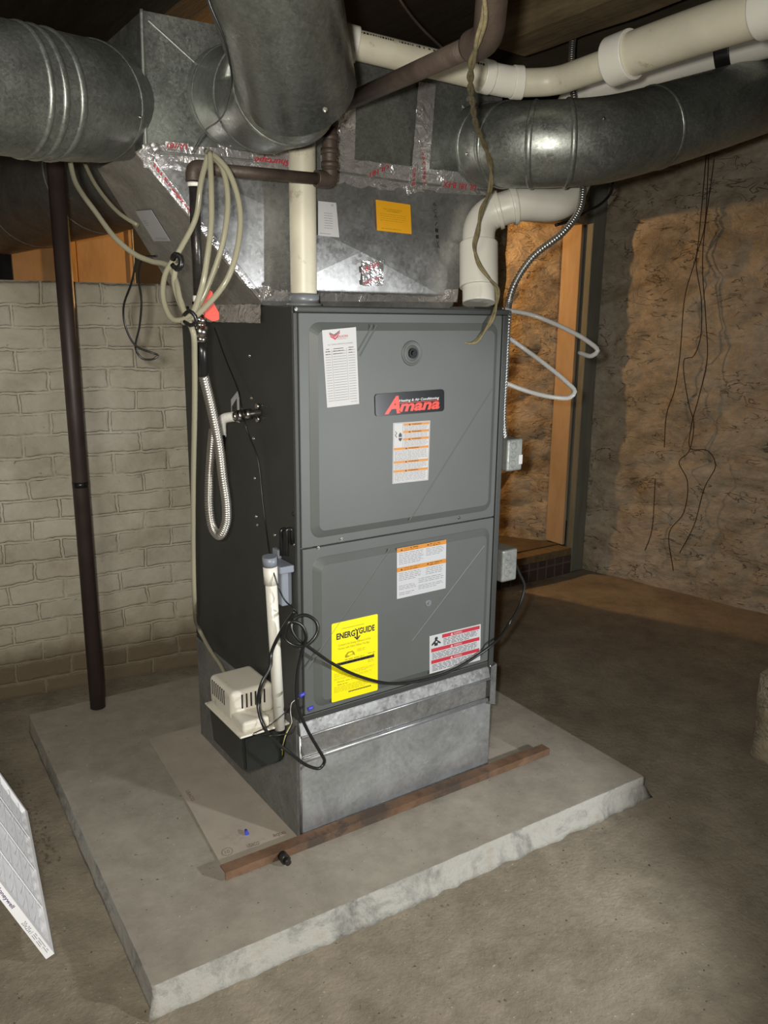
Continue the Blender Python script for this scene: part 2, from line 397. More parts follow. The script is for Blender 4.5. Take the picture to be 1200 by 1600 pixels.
def tube(name, path, rad, mat, parent=None, ns=16, caps=True, **props):
    bm = bmesh.new(); sweep(bm, [Vector(p) for p in path], rad, ns, caps)
    return bm_obj(name, bm, mat, parent, **props)
def cord(name, pts, r, mat, parent=None, ns=8, step=0.008, **props):
    return tube(name, spline(pts, step), r, mat, parent, ns, **props)
def resample(path, step):
    out = [path[0].copy()]; acc = 0.0; target = step
    for i in range(1, len(path)):
        a, b = path[i - 1], path[i]; l = (b - a).length
        while acc + l >= target and l > 0:
            out.append(a.lerp(b, (target - acc) / l)); target += step
        acc += l
    return out
def corrugated(name, pts, r, mat, parent=None, pitch=0.005, amp=0.10, ns=12, **props):
    p = resample(spline(pts, 0.004), pitch / 4)
    return tube(name, p, lambda i: r * (1 + amp * (1, 0.3, -1, 0.3)[i % 4]), mat, parent, ns, **props)
def length(path): return sum((path[i] - path[i - 1]).length for i in range(1, len(path)))
def sub(path, s0, s1):
    """piece of the path between arc lengths s0 and s1"""
    p = resample(path, 0.002); return p[max(0, int(s0 / 0.002)):max(2, int(s1 / 0.002) + 1)]
def sleeve(name, path, s0, s1, r, mat, parent, ns=28, lip=0.0):
    p = sub(path, s0, s1); n = len(p)
    f = (lambda i: r + lip * math.sin(PI * i / (n - 1))) if lip else (lambda i: r if 0 < i < n - 1 else r * 0.985)
    return tube(name, p, f, mat, parent, ns)
def disc_cyl(bm, c, axis, r, h, ns=16, r2=None):
    c = Vector(c); axis = Vector(axis).normalized()
    sweep(bm, [c, c + axis * h], (lambda i: r if i == 0 else (r2 if r2 is not None else r)), ns)

class Sticker:
    """a flat sheet on a surface; corners TL, TR, BR, BL; prints are thin shapes just off it"""
    def __init__(s, name, corners, out, mat, parent, label=None, thick=0.0006, rnd=0.0, **props):
        s.c = [Vector(c) for c in corners]; s.n = Vector(out).normalized(); s.th = thick; s.pr = {}
        if rnd:
            w_ = (s.c[1] - s.c[0]).length; h_ = (s.c[3] - s.c[0]).length; pts = []
            for (cx, cy, a0) in ((rnd / w_, rnd / h_, PI), (1 - rnd / w_, rnd / h_, 1.5 * PI), (1 - rnd / w_, 1 - rnd / h_, 0), (rnd / w_, 1 - rnd / h_, 0.5 * PI)):
                for k in range(5):
                    a = a0 + k * PI / 8; pts.append((cx + math.cos(a) * rnd / w_, cy + math.sin(a) * rnd / h_))
            outl = [s.p(x, y) for x, y in pts]
        else: outl = s.c
        bm = bmesh.new()
        a = [bm.verts.new(p) for p in outl]; b = [bm.verts.new(p + s.n * thick) for p in outl]
        bm.faces.new(a); bm.faces.new(b[::-1])
        for i in range(len(a)):
            j = (i + 1) % len(a); bm.faces.new((a[i], a[j], b[j], b[i]))
        if label: props['label'] = label
        s.o = bm_obj(name, bm, mat, parent, **props)
    def p(s, fx, fy, off=0.0):
        t = s.c[0].lerp(s.c[1], fx); b = s.c[3].lerp(s.c[2], fx)
        return t.lerp(b, fy) + s.n * off
    def _b(s, key): return s.pr.setdefault(key, ([], []))
    def poly(s, key, pts, lvl=1):
        V, F = s._b(key); i = len(V); V += [s.p(x, y, s.th + 0.0003 * lvl) for x, y in pts]; F.append(list(range(i, i + len(pts))))
    def rect(s, key, x0, y0, x1, y1, lvl=1): s.poly(key, [(x0, y0), (x1, y0), (x1, y1), (x0, y1)], lvl)
    def lines(s, key, x0, y0, x1, y1, n, h=0.35, words=True):
        dy = (y1 - y0) / n
        for i in range(n):
            y = y0 + dy * (i + 0.3); x = x0; end = x1 - (random.random() * 0.3 * (x1 - x0) if i == n - 1 else random.random() * 0.04)
            if not words: s.rect(key, x0, y, end, y + dy * h); continue
            while x < end:
                wd = (0.03 + random.random() * 0.09); s.rect(key, x, y, min(end, x + wd), y + dy * h); x += wd + 0.018
    def text(s, key, body, x0, y0, x1, y1, bold=0.0, shear=0.0, flip=False, lvl=1):
        cu = bpy.data.curves.new('t', 'FONT'); cu.body = body; cu.offset = bold; cu.shear = shear; cu.fill_mode = 'FRONT'; cu.resolution_u = 3
        ob = bpy.data.objects.new('t', cu); COL.objects.link(ob)
        me = bpy.data.meshes.new_from_object(ob)
        xs = [v.co.x for v in me.vertices]; ys = [v.co.y for v in me.vertices]
        ax, bx, ay, by = min(xs), max(xs), min(ys), max(ys)
        V, F = s._b(key); i0 = len(V)
        for v in me.vertices:
            fx = (v.co.x - ax) / (bx - ax); fy = 1 - (v.co.y - ay) / (by - ay)
            if flip: fx, fy = 1 - fx, 1 - fy
            V.append(s.p(x0 + fx * (x1 - x0), y0 + fy * (y1 - y0), s.th + 0.0003 * lvl))
        for pl in me.polygons: F.append([i0 + k for k in pl.vertices])
        bpy.data.objects.remove(ob); bpy.data.curves.remove(cu); bpy.data.meshes.remove(me)
    def done(s, names):
        for k, (V, F) in s.pr.items(): mesh_obj(names.get(k, 'print'), V, F, M[k], s.o)
        return s.o
def quad_px(cs, **pl): return [at(u, v, **pl) for u, v in cs]

# ================================================================== SETTING
FL = -0.062
def wall_grid(name, p0, p1, z0, z1, out, res, disp, mat, thick=0.12):
    """a wall sheet from p0 to p1 with real relief, closed at the back"""
    p0 = Vector((p0[0], p0[1], 0)); p1 = Vector((p1[0], p1[1], 0)); Ln = (p1 - p0).length
    nx = max(2, int(Ln / res)); nz = max(2, int((z1 - z0) / res)); out = Vector(out).normalized()
    V = []; UVs = []; F = []
    for j in range(nz + 1):
        for i in range(nx + 1):
            q = p0.lerp(p1, i / nx) + Vector((0, 0, z0 + (z1 - z0) * j / nz))
            V.append(q + out * disp(i / nx * Ln, q.z)); UVs.append((i / nx * Ln, q.z - z0))
    for j in range(nz):
        for i in range(nx):
            a = j * (nx + 1) + i; F.append((a, a + 1, a + nx + 2, a + nx + 1))
    n0 = len(V); back = []
    for (i, j) in ((0, 0), (nx, 0), (nx, nz), (0, nz)):
        q = p0.lerp(p1, i / nx) + Vector((0, 0, z0 + (z1 - z0) * j / nz)) - out * thick
        V.append(q); UVs.append((i / nx * Ln, q.z - z0))
    F.append((n0, n0 + 3, n0 + 2, n0 + 1))
    F.append([i for i in range(nx, -1, -1)][::1] + [n0, n0 + 1])
    F.append([nz * (nx + 1) + i for i in range(nx + 1)] + [n0 + 2, n0 + 3])
    F.append([j * (nx + 1) for j in range(nz + 1)] + [n0 + 3, n0])
    F.append([j * (nx + 1) + nx for j in range(nz, -1, -1)] + [n0 + 1, n0 + 2])
    me = bpy.data.meshes.new(name); me.from_pydata([tuple(v) for v in V], [], F)
    uvl = me.uv_layers.new(name='UVMap')
    for lp in me.loops: uvl.data[lp.index].uv = UVs[lp.vertex_index]
    nf = nx * nz
    for k, pl in enumerate(me.polygons): pl.use_smooth = k < nf
    me.materials.append(mat)
    o = bpy.data.objects.new(name, me); COL.objects.link(o); o['kind'] = 'structure'
    return o
def rubble(seed, amp=0.05, sx=3.2, sz=6.0):
    def f(s, z):
        p = Vector((s * sx + seed, z * sz, seed * 1.7))
        d, _ = noise.voronoi(p)
        e = min(1.0, (d[1] - d[0]) * 2.2)
        n = noise.fractal(Vector((s * 5, z * 7, seed)), 1.0, 2.0, 5)
        g = noise.noise(Vector((s * 1.1, z * 1.3, seed + 4)))
        return amp * (0.55 * math.sqrt(max(0, e)) + 0.30 * n + 0.4 * g - 0.45)
    return f

# floor sheet with soft unevenness
def floor_mesh():
    V = []; F = []; x0, x1, y0, y1, r = -3.0, 3.4, -3.0, 3.4, 0.05
    nx = int((x1 - x0) / r); ny = int((y1 - y0) / r)
    for j in range(ny + 1):
        for i in range(nx + 1):
            x = x0 + i * r; y = y0 + j * r
            h = 0.006 * noise.fractal(Vector((x * 2, y * 2, 1)), 1.0, 2.0, 4)
            if x < -0.5: h += 0.010 * noise.fractal(Vector((x * 7, y * 7, 3)), 1.0, 2.0, 4) * min(1, (-0.5 - x) * 4)
            V.append((x, y, FL - 0.004 + h))
    for j in range(ny):
        for i in range(nx):
            a = j * (nx + 1) + i; F.append((a, a + 1, a + nx + 2, a + nx + 1))
    return mesh_obj('floor', V, F, M['floor'], smooth=True, kind='structure')
floor_mesh()

# brick wall on the left, open above
bw = lambda x: 1.384 - 0.125 * (x + 0.10)
wall_grid('wall_left', (-2.6, bw(-2.6)), (0.9, bw(0.9)), FL - 0.02, 1.445, (-0.125, -1, 0), 0.03,
          lambda s, z: 0.006 * noise.noise(Vector((s * 3, z * 3, 0))), M['brick'], 0.11)
# plastered wall from the brick to the opening, lintel over the opening
wall_grid('wall_back', (0.92, bw(0.9)), (1.93, 1.40), FL - 0.02, 2.36, (0, -1, 0), 0.04, rubble(3.1, 0.03), M['stone'], 0.15)
wall_grid('wall_lintel', (1.94, 1.41), (2.62, 1.41), 1.815, 2.36, (0, -1, 0), 0.03, rubble(8.1, 0.02), M['stone'], 0.12)
wall_grid('wall_right', (2.60, 1.42), (3.18, -1.6), FL - 0.02, 2.36, (-0.97, -0.2, 0), 0.02, rubble(5.3, 0.035), M['stone'], 0.12)
wall_grid('wall_far_right', (1.55, 3.05), (2.50, 1.57), 0.05, 2.36, (-0.84, -0.54, 0), 0.02, rubble(1.7, 0.035, 4, 6), M['lime'], 0.1)
box('wall_far', (-2.6, 3.12, FL - 0.02), (1.9, 3.2, 2.36), M['dark_void'], kind='structure')
box('floor_crawlspace', (-2.6, 1.62, FL - 0.01), (1.9, 3.12, 0.07), M['dirt'], kind='structure')
hexa('floor_sill', [(1.94, 1.47, FL), (2.50, 1.47, FL), (2.50, 1.58, FL), (1.94, 2.45, FL)],
     [(1.94, 1.47, 0.085), (2.50, 1.47, 0.085), (2.50, 1.58, 0.075), (1.94, 2.45, 0.075)], M['dirt'], kind='structure')
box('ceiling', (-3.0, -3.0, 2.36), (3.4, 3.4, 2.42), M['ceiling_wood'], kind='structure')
box('wall_camera_side', (-3.0, -3.1, FL), (3.4, -3.0, 2.4), M['stone'], kind='structure')
box('wall_camera_left', (-3.1, -3.0, FL), (-3.0, 3.3, 2.4), M['stone'], kind='structure')
# brick curb under the opening
def m_curb():
    m, nt, b = new_mat('dark_curb_brick'); co = coords(nt)
    sw = N(nt, 'ShaderNodeSeparateXYZ'); L(nt, co, sw.inputs[0]); cb = N(nt, 'ShaderNodeCombineXYZ'); L(nt, sw.outputs[0], cb.inputs[0]); L(nt, sw.outputs[2], cb.inputs[1])
    br = N(nt, 'ShaderNodeTexBrick'); L(nt, cb.outputs[0], br.inputs['Vector']); br.offset = 0
    for k, v in (('Scale', 1), ('Mortar Size', 0.005), ('Mortar Smooth', 0.3), ('Brick Width', 0.066), ('Row Height', 0.30)): br.inputs[k].default_value = v
    br.inputs['Color1'].default_value = (0.05, 0.035, 0.032, 1); br.inputs['Color2'].default_value = (0.075, 0.05, 0.045, 1); br.inputs['Mortar'].default_value = (0.13, 0.11, 0.09, 1)
    L(nt, br.outputs['Color'], b.inputs['Base Color']); b.inputs['Roughness'].default_value = 0.8
    return m
M['curb'] = m_curb()
box('trim_1', (1.94, 1.38, FL - 0.01), (2.58, 1.46, 0.035), M['curb'], kind='structure', bev=0.004)
box('trim_2', (1.94, 1.385, 0.036), (2.56, 1.47, 0.078), M['joist'], kind='structure')

# ceiling joists: old planks running away from the camera
def joist(xa, xb, y0, y1, zb, zt, label, rot=0.0, rough=0.006, mat='ceiling_wood'):
    bm = bmesh.new(); ny = 40; rings = []
    for j in range(ny + 1):
        y = y0 + (y1 - y0) * j / ny; ring = []
        for (x, z) in ((xa, zb), (xb, zb), (xb, zt), (xa, zt)):
            n = noise.noise(Vector((x * 9, y * 5, z * 9))) * rough
            ring.append(bm.verts.new((x + rot * (y - y0) + n, y, z + n)))
        rings.append(ring)
    for j in range(ny):
        for k in range(4): bm.faces.new((rings[j][k], rings[j][(k + 1) % 4], rings[j + 1][(k + 1) % 4], rings[j + 1][k]))
    bm.faces.new(rings[0]); bm.faces.new(rings[-1])
    o = bm_obj('ceiling_joist', bm, M[mat]); o['label'] = label; o['category'] = 'joist'; o['group'] = 'wooden ceiling joists'
joist(0.845, 0.975, -1.9, 0.32, 2.10, 2.355, 'broad old timber whose worn end stops above the white pipes, top right', 0.0, 0.012, 'joist')
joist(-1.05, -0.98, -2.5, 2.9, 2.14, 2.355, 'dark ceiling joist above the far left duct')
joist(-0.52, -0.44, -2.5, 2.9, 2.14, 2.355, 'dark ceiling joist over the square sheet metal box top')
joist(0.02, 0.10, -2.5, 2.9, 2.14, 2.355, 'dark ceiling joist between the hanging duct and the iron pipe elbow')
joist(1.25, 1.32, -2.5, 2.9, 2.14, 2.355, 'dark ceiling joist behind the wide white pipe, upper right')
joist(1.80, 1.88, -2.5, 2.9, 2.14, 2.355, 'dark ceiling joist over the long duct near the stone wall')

# ------------------------------------------------------------------ boards and studs lit by the bulb, seen over the brick wall
def board(u0, u1, y, name, label, cat, mat, v0=335, v1=520, grp=None, th=0.02):
    a = at(u0, v1, y=y); b_ = at(u1, v1, y=y); c = at(u1, v0, y=y)
    o = box(name, (a.x, y, 0.07), (b_.x, y + th, 2.13), mat, bev=0.002)
    o['label'] = label; o['category'] = cat
    if grp: o['group'] = grp
board(-160, 7, 2.95, 'plywood_sheet', 'warm lit board at far left above the white brick wall', 'board', M['ply'], grp='boards behind the brick wall')
board(29, 96, 2.95, 'plywood_sheet', 'warm lit board just left of the gap behind the dark pole', 'board', M['ply'], grp='boards behind the brick wall')
board(129, 216, 2.95, 'plywood_sheet', 'widest warm lit board, between the orange stud and the sloping sheet metal', 'board', M['ply'], grp='boards behind the brick wall')
board(118, 128, 2.90, 'wall_stud', 'narrow bright orange stud beside the widest warm board', 'stud', M['stud'], th=0.05)
board(214.5, 217, 2.93, 'metal_strap', 'thin upright strip at the edge of the widest warm board', 'strap', M['galv_dull'], th=0.01)

# ------------------------------------------------------------------ post and jamb board of the opening
o = box('door_post', (2.505, 1.375, FL), (2.60, 1.43, 2.2), M['post'], bev=0.004)
o['label'] = 'grey green upright post at the corner of the stone wall'; o['category'] = 'post'
o = box('jamb_board', (2.485, 1.435, 0.086), (2.505, 1.565, 2.13), M['jamb'], bev=0.003)
o['label'] = 'tall raw orange lit board lining the side of the opening'; o['category'] = 'board'

# pier cut by the right picture edge
def pier():
    a = at(1187, 1215, z=FL); bm = bmesh.new(); rings = []
    for j in range(41):
        z = FL - 0.01 + j * (0.30) / 40; ring = []
        for k in range(24):
            an = 2 * PI * k / 24; n = noise.fractal(Vector((math.cos(an) * 2, math.sin(an) * 2, z * 5)), 1, 2, 4) * 0.014
            sx = 0.16; c_, s_ = math.cos(an), math.sin(an)
            q = max(abs(c_), abs(s_)) ** 0.8
            off = 0.016 * min(1.0, max(0.0, (z - 0.12) / 1.2))
            ring.append(bm.verts.new((a.x + 0.262 + off + (sx / q * c_) * (1 + n * 3), a.y - 0.05 + (sx / q * s_) * (1 + n * 3), z)))
        rings.append(ring)
    for j in range(40):
        for k in range(24): bm.faces.new((rings[j][k], rings[j][(k + 1) % 24], rings[j + 1][(k + 1) % 24], rings[j + 1][k])).smooth = True
    bm.faces.new(rings[0][::-1]); bm.faces.new(rings[-1])
    o = bm_obj('stone_pier', bm, M['stone']); o['label'] = 'rough stone pier just entering the picture at the right edge'; o['category'] = 'pier'
pier()

# ================================================================== CONCRETE PAD
A_ = -0.0334
def S(x, y, z=0.0): return Vector((x * math.cos(A_) - y * math.sin(A_), x * math.sin(A_) + y * math.cos(A_), z))
def pad():
    bm = bmesh.new(); x0, x1, y0, y1 = -0.4728, 1.0175, -0.2673, 1.1087; n = 60
    def edge(a, b, amp):
        return [(a[0] + (b[0] - a[0]) * i / n, a[1] + (b[1] - a[1]) * i / n) for i in range(n)]
    n = 150; per = edge((x0, y0), (x1, y0), 1) + edge((x1, y0), (x1, y1), 1) + edge((x1, y1), (x0, y1), 1) + edge((x0, y1), (x0, y0), 1)
    def ring(z, out, amp, dz=0):
        r = []
        for i, (x, y) in enumerate(per):
            nx = noise.noise(Vector((x * 24, y * 24, z * 40 + 2))) * amp
            fr_ = 1.5 if y <= y0 + 1e-6 else 0.35
            ox = (1 if x >= x1 - 1e-6 else -1 if x <= x0 + 1e-6 else 0); oy = (1 if y >= y1 - 1e-6 else -1 if y <= y0 + 1e-6 else 0)
            r.append(bm.verts.new(S(x + ox * (out + nx) * fr_, y + oy * (out + nx) * fr_, z + dz * nx)))
        return r
    R = [ring(0.0, -0.002, 0.001), ring(-0.003, 0.0, 0.0015), ring(-0.028, 0.000, 0.001), ring(-0.032, 0.002, 0.003), ring(-0.045, 0.005, 0.006), ring(-0.055, 0.009, 0.007), ring(FL - 0.01, 0.014, 0.008)]
    f = bm.faces.new(R[0]); f.material_index = 0
    for a, b in zip(R, R[1:]):
        for i in range(len(a)):
            q = bm.faces.new((a[i], b[i], b[(i + 1) % len(a)], a[(i + 1) % len(a)])); q.material_index = 1; q.smooth = True
    bm.faces.new(R[-1][::-1]).material_index = 1
    o = bm_obj('concrete_pad', bm, [M['pad'], M['pad_edge']])
    o['label'] = 'low painted concrete pad on the floor, carrying the whole furnace'; o['category'] = 'pad'
pad()

# ================================================================== BASE (return air box) under the furnace
W, D, HB, HT = 0.644, 0.67, 0.342, 1.358
W2 = 0.652
CZ = 0.004          # top of the cardboard under it
bs = thing('return_air_box', 'shiny galvanised sheet metal box under the grey furnace', 'duct base', (W2 / 2, 0.33, CZ))
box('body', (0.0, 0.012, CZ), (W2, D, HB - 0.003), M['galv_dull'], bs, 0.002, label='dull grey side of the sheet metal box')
V = [Vector((0.004, 0, CZ)), Vector((W2 - 0.002, 0, CZ)), Vector((W2 - 0.002, 0, 0.226)), Vector((0.004, 0, 0.226)), Vector((W2 / 2, -0.004, 0.115))]
V += [v + Vector((0, 0.0115, 0)) for v in V[:4]]
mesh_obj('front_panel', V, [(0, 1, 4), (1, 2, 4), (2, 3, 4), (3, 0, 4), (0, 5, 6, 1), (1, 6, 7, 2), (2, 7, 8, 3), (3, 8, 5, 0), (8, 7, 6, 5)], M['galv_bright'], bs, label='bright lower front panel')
box('upper_band', (0.006, 0.001, 0.236), (W2 - 0.004, 0.0115, 0.300), M['galv'], bs, 0.001)
bm = bmesh.new(); sweep(bm, [Vector((0.0, -0.003, 0.231)), Vector((W2 - 0.002, -0.003, 0.231))], 0.0065, 10); bm_obj('drive_cleat', bm, M['galv_bright'], bs)
hexa('rail', [(0.0, -0.012, 0.302), (W2, -0.012, 0.302), (W2, 0.0115, 0.302), (0.0, 0.0115, 0.302)],
     [(0.0, -0.004, 0.338), (W2, -0.004, 0.338), (W2, 0.0115, 0.338), (0.0, 0.0115, 0.338)], M['galv'], bs, 0.0012)
bm = bmesh.new(); sweep(bm, [Vector((0.0, -0.0135, 0.303)), Vector((W2 - 0.01, -0.0135, 0.303))], 0.0035, 8); bm_obj('rail_lip', bm, M['galv_bright'], bs)
hexa('side_flange', [(W2 + .001, -0.014, 0.215), (W2 + 0.0025, -0.014, 0.215), (W2 + 0.0025, 0.05, 0.215), (W2 + .001, 0.05, 0.215)],
     [(W2 + .001, -0.014, 0.345), (W2 + 0.0035, -0.012, 0.345), (W2 + 0.0035, 0.05, 0.345), (W2 + .001, 0.05, 0.345)], M['galv'], bs)
hexa('corner_tab', [(W2 - 0.018, -0.015, 0.222), (W2 + 0.003, -0.015, 0.215), (W2 + 0.003, -0.0135, 0.215), (W2 - 0.018, -0.0135, 0.222)],
     [(W2 - 0.018, -0.015, 0.340), (W2 + 0.003, -0.015, 0.345), (W2 + 0.003, -0.0135, 0.345), (W2 - 0.018, -0.0135, 0.340)], M['galv'], bs)
bm = bmesh.new()
sweep(bm, [Vector((0.004, 0.001, CZ + 0.004)), Vector((0.004, 0.001, 0.335))], 0.004, 8); bm_obj('corner_seam', bm, M['galv'], bs)
base_of(bs)

# ================================================================== FURNACE
fn = thing('furnace', 'tall dark grey gas furnace with two embossed front doors, standing on the metal box', 'furnace', (W / 2, D / 2, HB))
bm = bmesh.new(); box_bm(bm, (0.0, 0.0, HB), (W, D, HT), 0.003)
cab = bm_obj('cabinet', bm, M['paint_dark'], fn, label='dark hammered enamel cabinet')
def rrect(x0, x1, z0, z1, r, n=6):
    pts = []
    for cx, cz, a0 in ((x0 + r, z0 + r, PI), (x1 - r, z0 + r, 1.5 * PI), (x1 - r, z1 - r, 0), (x0 + r, z1 - r, 0.5 * PI)):
        for k in range(n): a = a0 + k * (PI / 2) / (n - 1); pts.append((cx + math.cos(a) * r, cz + math.sin(a) * r))
    return pts
def door(name, x0, x1, z0, z1, ex, hole=None, label=None):
    """sheet door with an embossed raised field"""
    yb, yp, ye = -0.001, -0.009, -0.020
    rings = [(rrect(x0, x1, z0, z1, 0.003), yb), (rrect(x0, x1, z0, z1, 0.003), yp + 0.001), (rrect(x0 + .001, x1 - .001, z0 + .001, z1 - .001, 0.003), yp)]
    a, b_, c, d = ex
    rings += [(rrect(a, b_, c, d, 0.028), yp), (rrect(a + .0015, b_ - .0015, c + .0015, d - .0015, 0.027), yp - 0.0012),
              (rrect(a + .017, b_ - .017, c + .017, d - .017, 0.018), ye + 0.0012), (rrect(a + .019, b_ - .019, c + .019, d - .019, 0.016), ye)]
    bm = bmesh.new(); R = [[bm.verts.new((x, y, z)) for x, z in pts] for pts, y in rings]
    for p, q in zip(R, R[1:]):
        for i in range(len(p)): bm.faces.new((p[i], p[(i + 1) % len(p)], q[(i + 1) % len(p)], q[i]))
    bm.faces.new(R[-1]); bm.faces.new(R[0][::-1])
    return bm_obj(name, bm, M['paint_grey'], fn, label=label)
YE = -0.020
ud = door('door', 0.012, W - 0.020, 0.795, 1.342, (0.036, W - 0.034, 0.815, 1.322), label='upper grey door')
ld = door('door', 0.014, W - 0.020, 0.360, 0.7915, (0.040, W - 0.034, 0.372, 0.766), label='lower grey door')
# hammered frame strips round the doors
box('top_rail', (0.0, -0.014, 1.3435), (W, 0.0, HT - 0.001), M['paint_dark'], fn, 0.003)
box('side_rail', (W - 0.018, -0.012, HB), (W, -0.0005, 1.343), M['paint_dark'], fn, 0.002)
box('side_rail', (0.0, -0.006, HB), (0.0105, -0.0005, 1.343), M['paint_dark'], fn, 0.002)
box('bottom_rail', (0.0, -0.010, HB), (W - 0.019, -0.0005, 0.3585), M['paint_dark'], fn, 0.002)
def crease(pa, pb, parent, dark=False, w=0.0022):
    p = at(*pa, y=YE - 0.0001); q = at(*pb, y=YE - 0.0001); d = (q - p).normalized(); s_ = Vector((-d.z, 0, d.x)) * w; o_ = Vector((0, -0.0009, 0))
    V = [p - s_, p + s_, q + s_, q - s_, p + o_, q + o_]
    mesh_obj('crease', V, [(0, 4, 5, 3), (1, 2, 5, 4), (0, 1, 4), (3, 5, 2)], M['paint_grey'], parent)
crease((589, 508), (562, 556), ud); crease((769, 607), (640, 813), ud); crease((582, 508), (559, 548), ud)
crease((609, 858), (480, 1046), ld); crease((757, 853), (644, 1002), ld)
# latches
def latch(u, v, r, parent, big):
    c = at(u, v, y=YE); bm = bmesh.new()
    if big:
        R = []
        for rr, yy in ((r, 0), (r * 0.93, -0.0035), (r * 0.86, -0.004), (r * 0.80, -0.0018), (r * 0.62, -0.0018), (r * 0.58, -0.0035), (0.003, -0.0035)):
            R.append([bm.verts.new((c.x + rr * math.cos(2 * PI * k / 32), c.y + yy, c.z + rr * math.sin(2 * PI * k / 32))) for k in range(32)])
        for p, q in zip(R, R[1:]):
            for i in range(32): bm.faces.new((p[i], p[(i + 1) % 32], q[(i + 1) % 32], q[i])).smooth = True
        bm.faces.new(R[-1])
        e = bm_obj('latch_plate', bm, M['paint_grey'], parent)
        bm = bmesh.new(); disc_cyl(bm, (c.x, c.y - 0.003, c.z), (0, -1, 0), 0.0125, 0.005, 20); disc_cyl(bm, (c.x, c.y - 0.008, c.z), (0, -1, 0), 0.006, 0.004, 12)
        bm_obj('knob', bm, M['badge_black'], parent)
    else:
        disc_cyl(bm, (c.x, c.y + 0.002, c.z), (0, -1, 0), r, 0.005, 20, r * 0.8); disc_cyl(bm, (c.x, c.y - 0.003, c.z), (0, -1, 0), r * 0.35, 0.003, 10)
        bm_obj('knob', bm, M['collar_grey'], parent)
latch(643, 552, 0.031, ud, True); latch(669, 942, 0.011, ld, False)
# screws
def screw(p, n, r, parent, mat='chrome'):
    bm = bmesh.new(); p = Vector(p); n = Vector(n); disc_cyl(bm, p, n, r, 0.0018, 12); disc_cyl(bm, p + n * 0.0018, n, r * 0.62, 0.0022, 6)
    return bm_obj('screw', bm, M[mat], parent)
for (u, v) in ((533, 842), (497, 856), (717, 809), (766, 1041)): screw(at(u, v, y=-0.009), (0, -1, 0), 0.0045, fn)
for (u, v) in ((391, 556), (394, 622), (397, 685), (399, 747), (401, 807), (403, 820), (430, 836), (460, 851)): screw(at(u, v, x=0.0), (-1, 0, 0), 0.0042, fn)
for (u, v) in ((786, 482), (462, 483)): screw(at(u, v, y=-0.014), (0, -1, 0), 0.004, fn)

# --- labels on the doors
OUT = (0, -1, 0)
YS = YE - 0.0002
def on_door(cs, y=YS): return [at(u, v, y=y) for u, v in cs]
s = Sticker('service_record', on_door([(503, 516), (556, 511), (561, 631), (511, 637)], YS), OUT, M['white'], ud, 'white service record card with a red chevron logo')
s.poly('red_ink', [(.20, .05), (.34, .085), (.51, .04), (.51, .058), (.34, .104), (.20, .068)])
s.poly('ink', [(.20, .036), (.34, .070), (.51, .022), (.51, .034), (.34, .082), (.20, .048)], 2)
s.poly('red_ink', [(.22, .078), (.36, .112), (.50, .066), (.42, .115), (.36, .138), (.22, .094)])
s.text('red_ink', 'OLSON', .42, .085, .74, .115, 0.02)
s.rect('ink_grey', .42, .128, .70, .133)
s.text('ink_grey', 'ALL THINGS HEATING & COOLING', .14, .185, .88, .202)
for x0, x1 in ((.06, .20), (.27, .62), (.72, .93)): s.rect('ink', x0 + .02, .245, x1 - .03, .253)
for i in range(20):
    y = .28 + i * .0335
    for x0, x1 in ((.05, .21), (.26, .66), (.72, .94)): s.rect('ink_grey', x0, y, x1, y + .006)
for i, (x0, x1) in enumerate(((.06, .2), (.28, .6), (.75, .9))):
    s.lines('ink', x0, .262, x1, .335, 2, 0.2)
s.rect('ink_grey', .235, .25, .243, .93); s.rect('ink_grey', .68, .25, .688, .93); s.rect('ink_grey', .74, .955, .95, .960)
s.done({'red_ink': 'logo', 'ink': 'heading', 'ink_grey': 'ruled_lines'})
# brand badge
cs = on_door([(585, 616), (693, 608), (693, 642), (586, 651)], YS)
s = Sticker('badge', cs, OUT, M['badge_black'], ud, 'black nameplate with red lettering', 0.003, 0.008)
s.text('badge_red', 'A', .12, .14, .345, .93, 0.04, 0.35); s.text('badge_red', 'mana', .33, .52, .93, .88, 0.035, 0.25)
s.text('white', 'Heating & Air Conditioning', .33, .31, .92, .46, 0.03, 0.2, lvl=2)
s.rect('badge_red', .33, .47, .92, .495)
s.done({'badge_red': 'lettering', 'white': 'small_lettering'})
def tri(s, key, x, y, h, ar): s.poly(key, [(x, y), (x + h * ar * .6, y + h), (x - h * ar * .6, y + h)], 3)
s = Sticker('warning_label', on_door([(614, 661), (672, 657), (669, 750), (613, 756)], YS), OUT, M['white'], ud, 'white label with six orange bars and a hand pictogram')
for y in (.02, .14, .26): s.rect('orange_ink', .28, y, .97, y + .038); s.text('ink', 'WARNING', .50, y + .008, .76, y + .032, .01, lvl=2); tri(s, 'ink', .44, y + .006, .028, 1.7)
for y in (.41, .63, .78): s.rect('orange_ink', .03, y, .97, y + .038); s.text('ink', 'WARNING', .42, y + .008, .70, y + .032, .01, lvl=2); tri(s, 'ink', .36, y + .006, .028, 1.7)
s.lines('ink_grey', .30, .062, .95, .138, 4); s.lines('ink_grey', .30, .182, .95, .258, 4); s.lines('ink_grey', .30, .302, .95, .405, 5)
s.lines('ink_grey', .05, .455, .95, .625, 8); s.lines('ink_grey', .05, .672, .95, .775, 5); s.lines('ink_grey', .05, .822, .95, .97, 7)
s.poly('ink', [(.19, .16), (.23, .19), (.24, .27), (.20, .31), (.15, .28), (.15, .20)], 1); s.rect('white', .15, .235, .24, .25, 2)
s.poly('ink', [(.05, .13), (.11, .17), (.07, .20), (.11, .24), (.09, .24), (.05, .20), (.09, .17), (.05, .14)])
for a in ((.015, .01, .985, .013), (.015, .985, .985, .988), (.015, .01, .02, .988), (.98, .01, .985, .988)): s.rect('ink', *a)
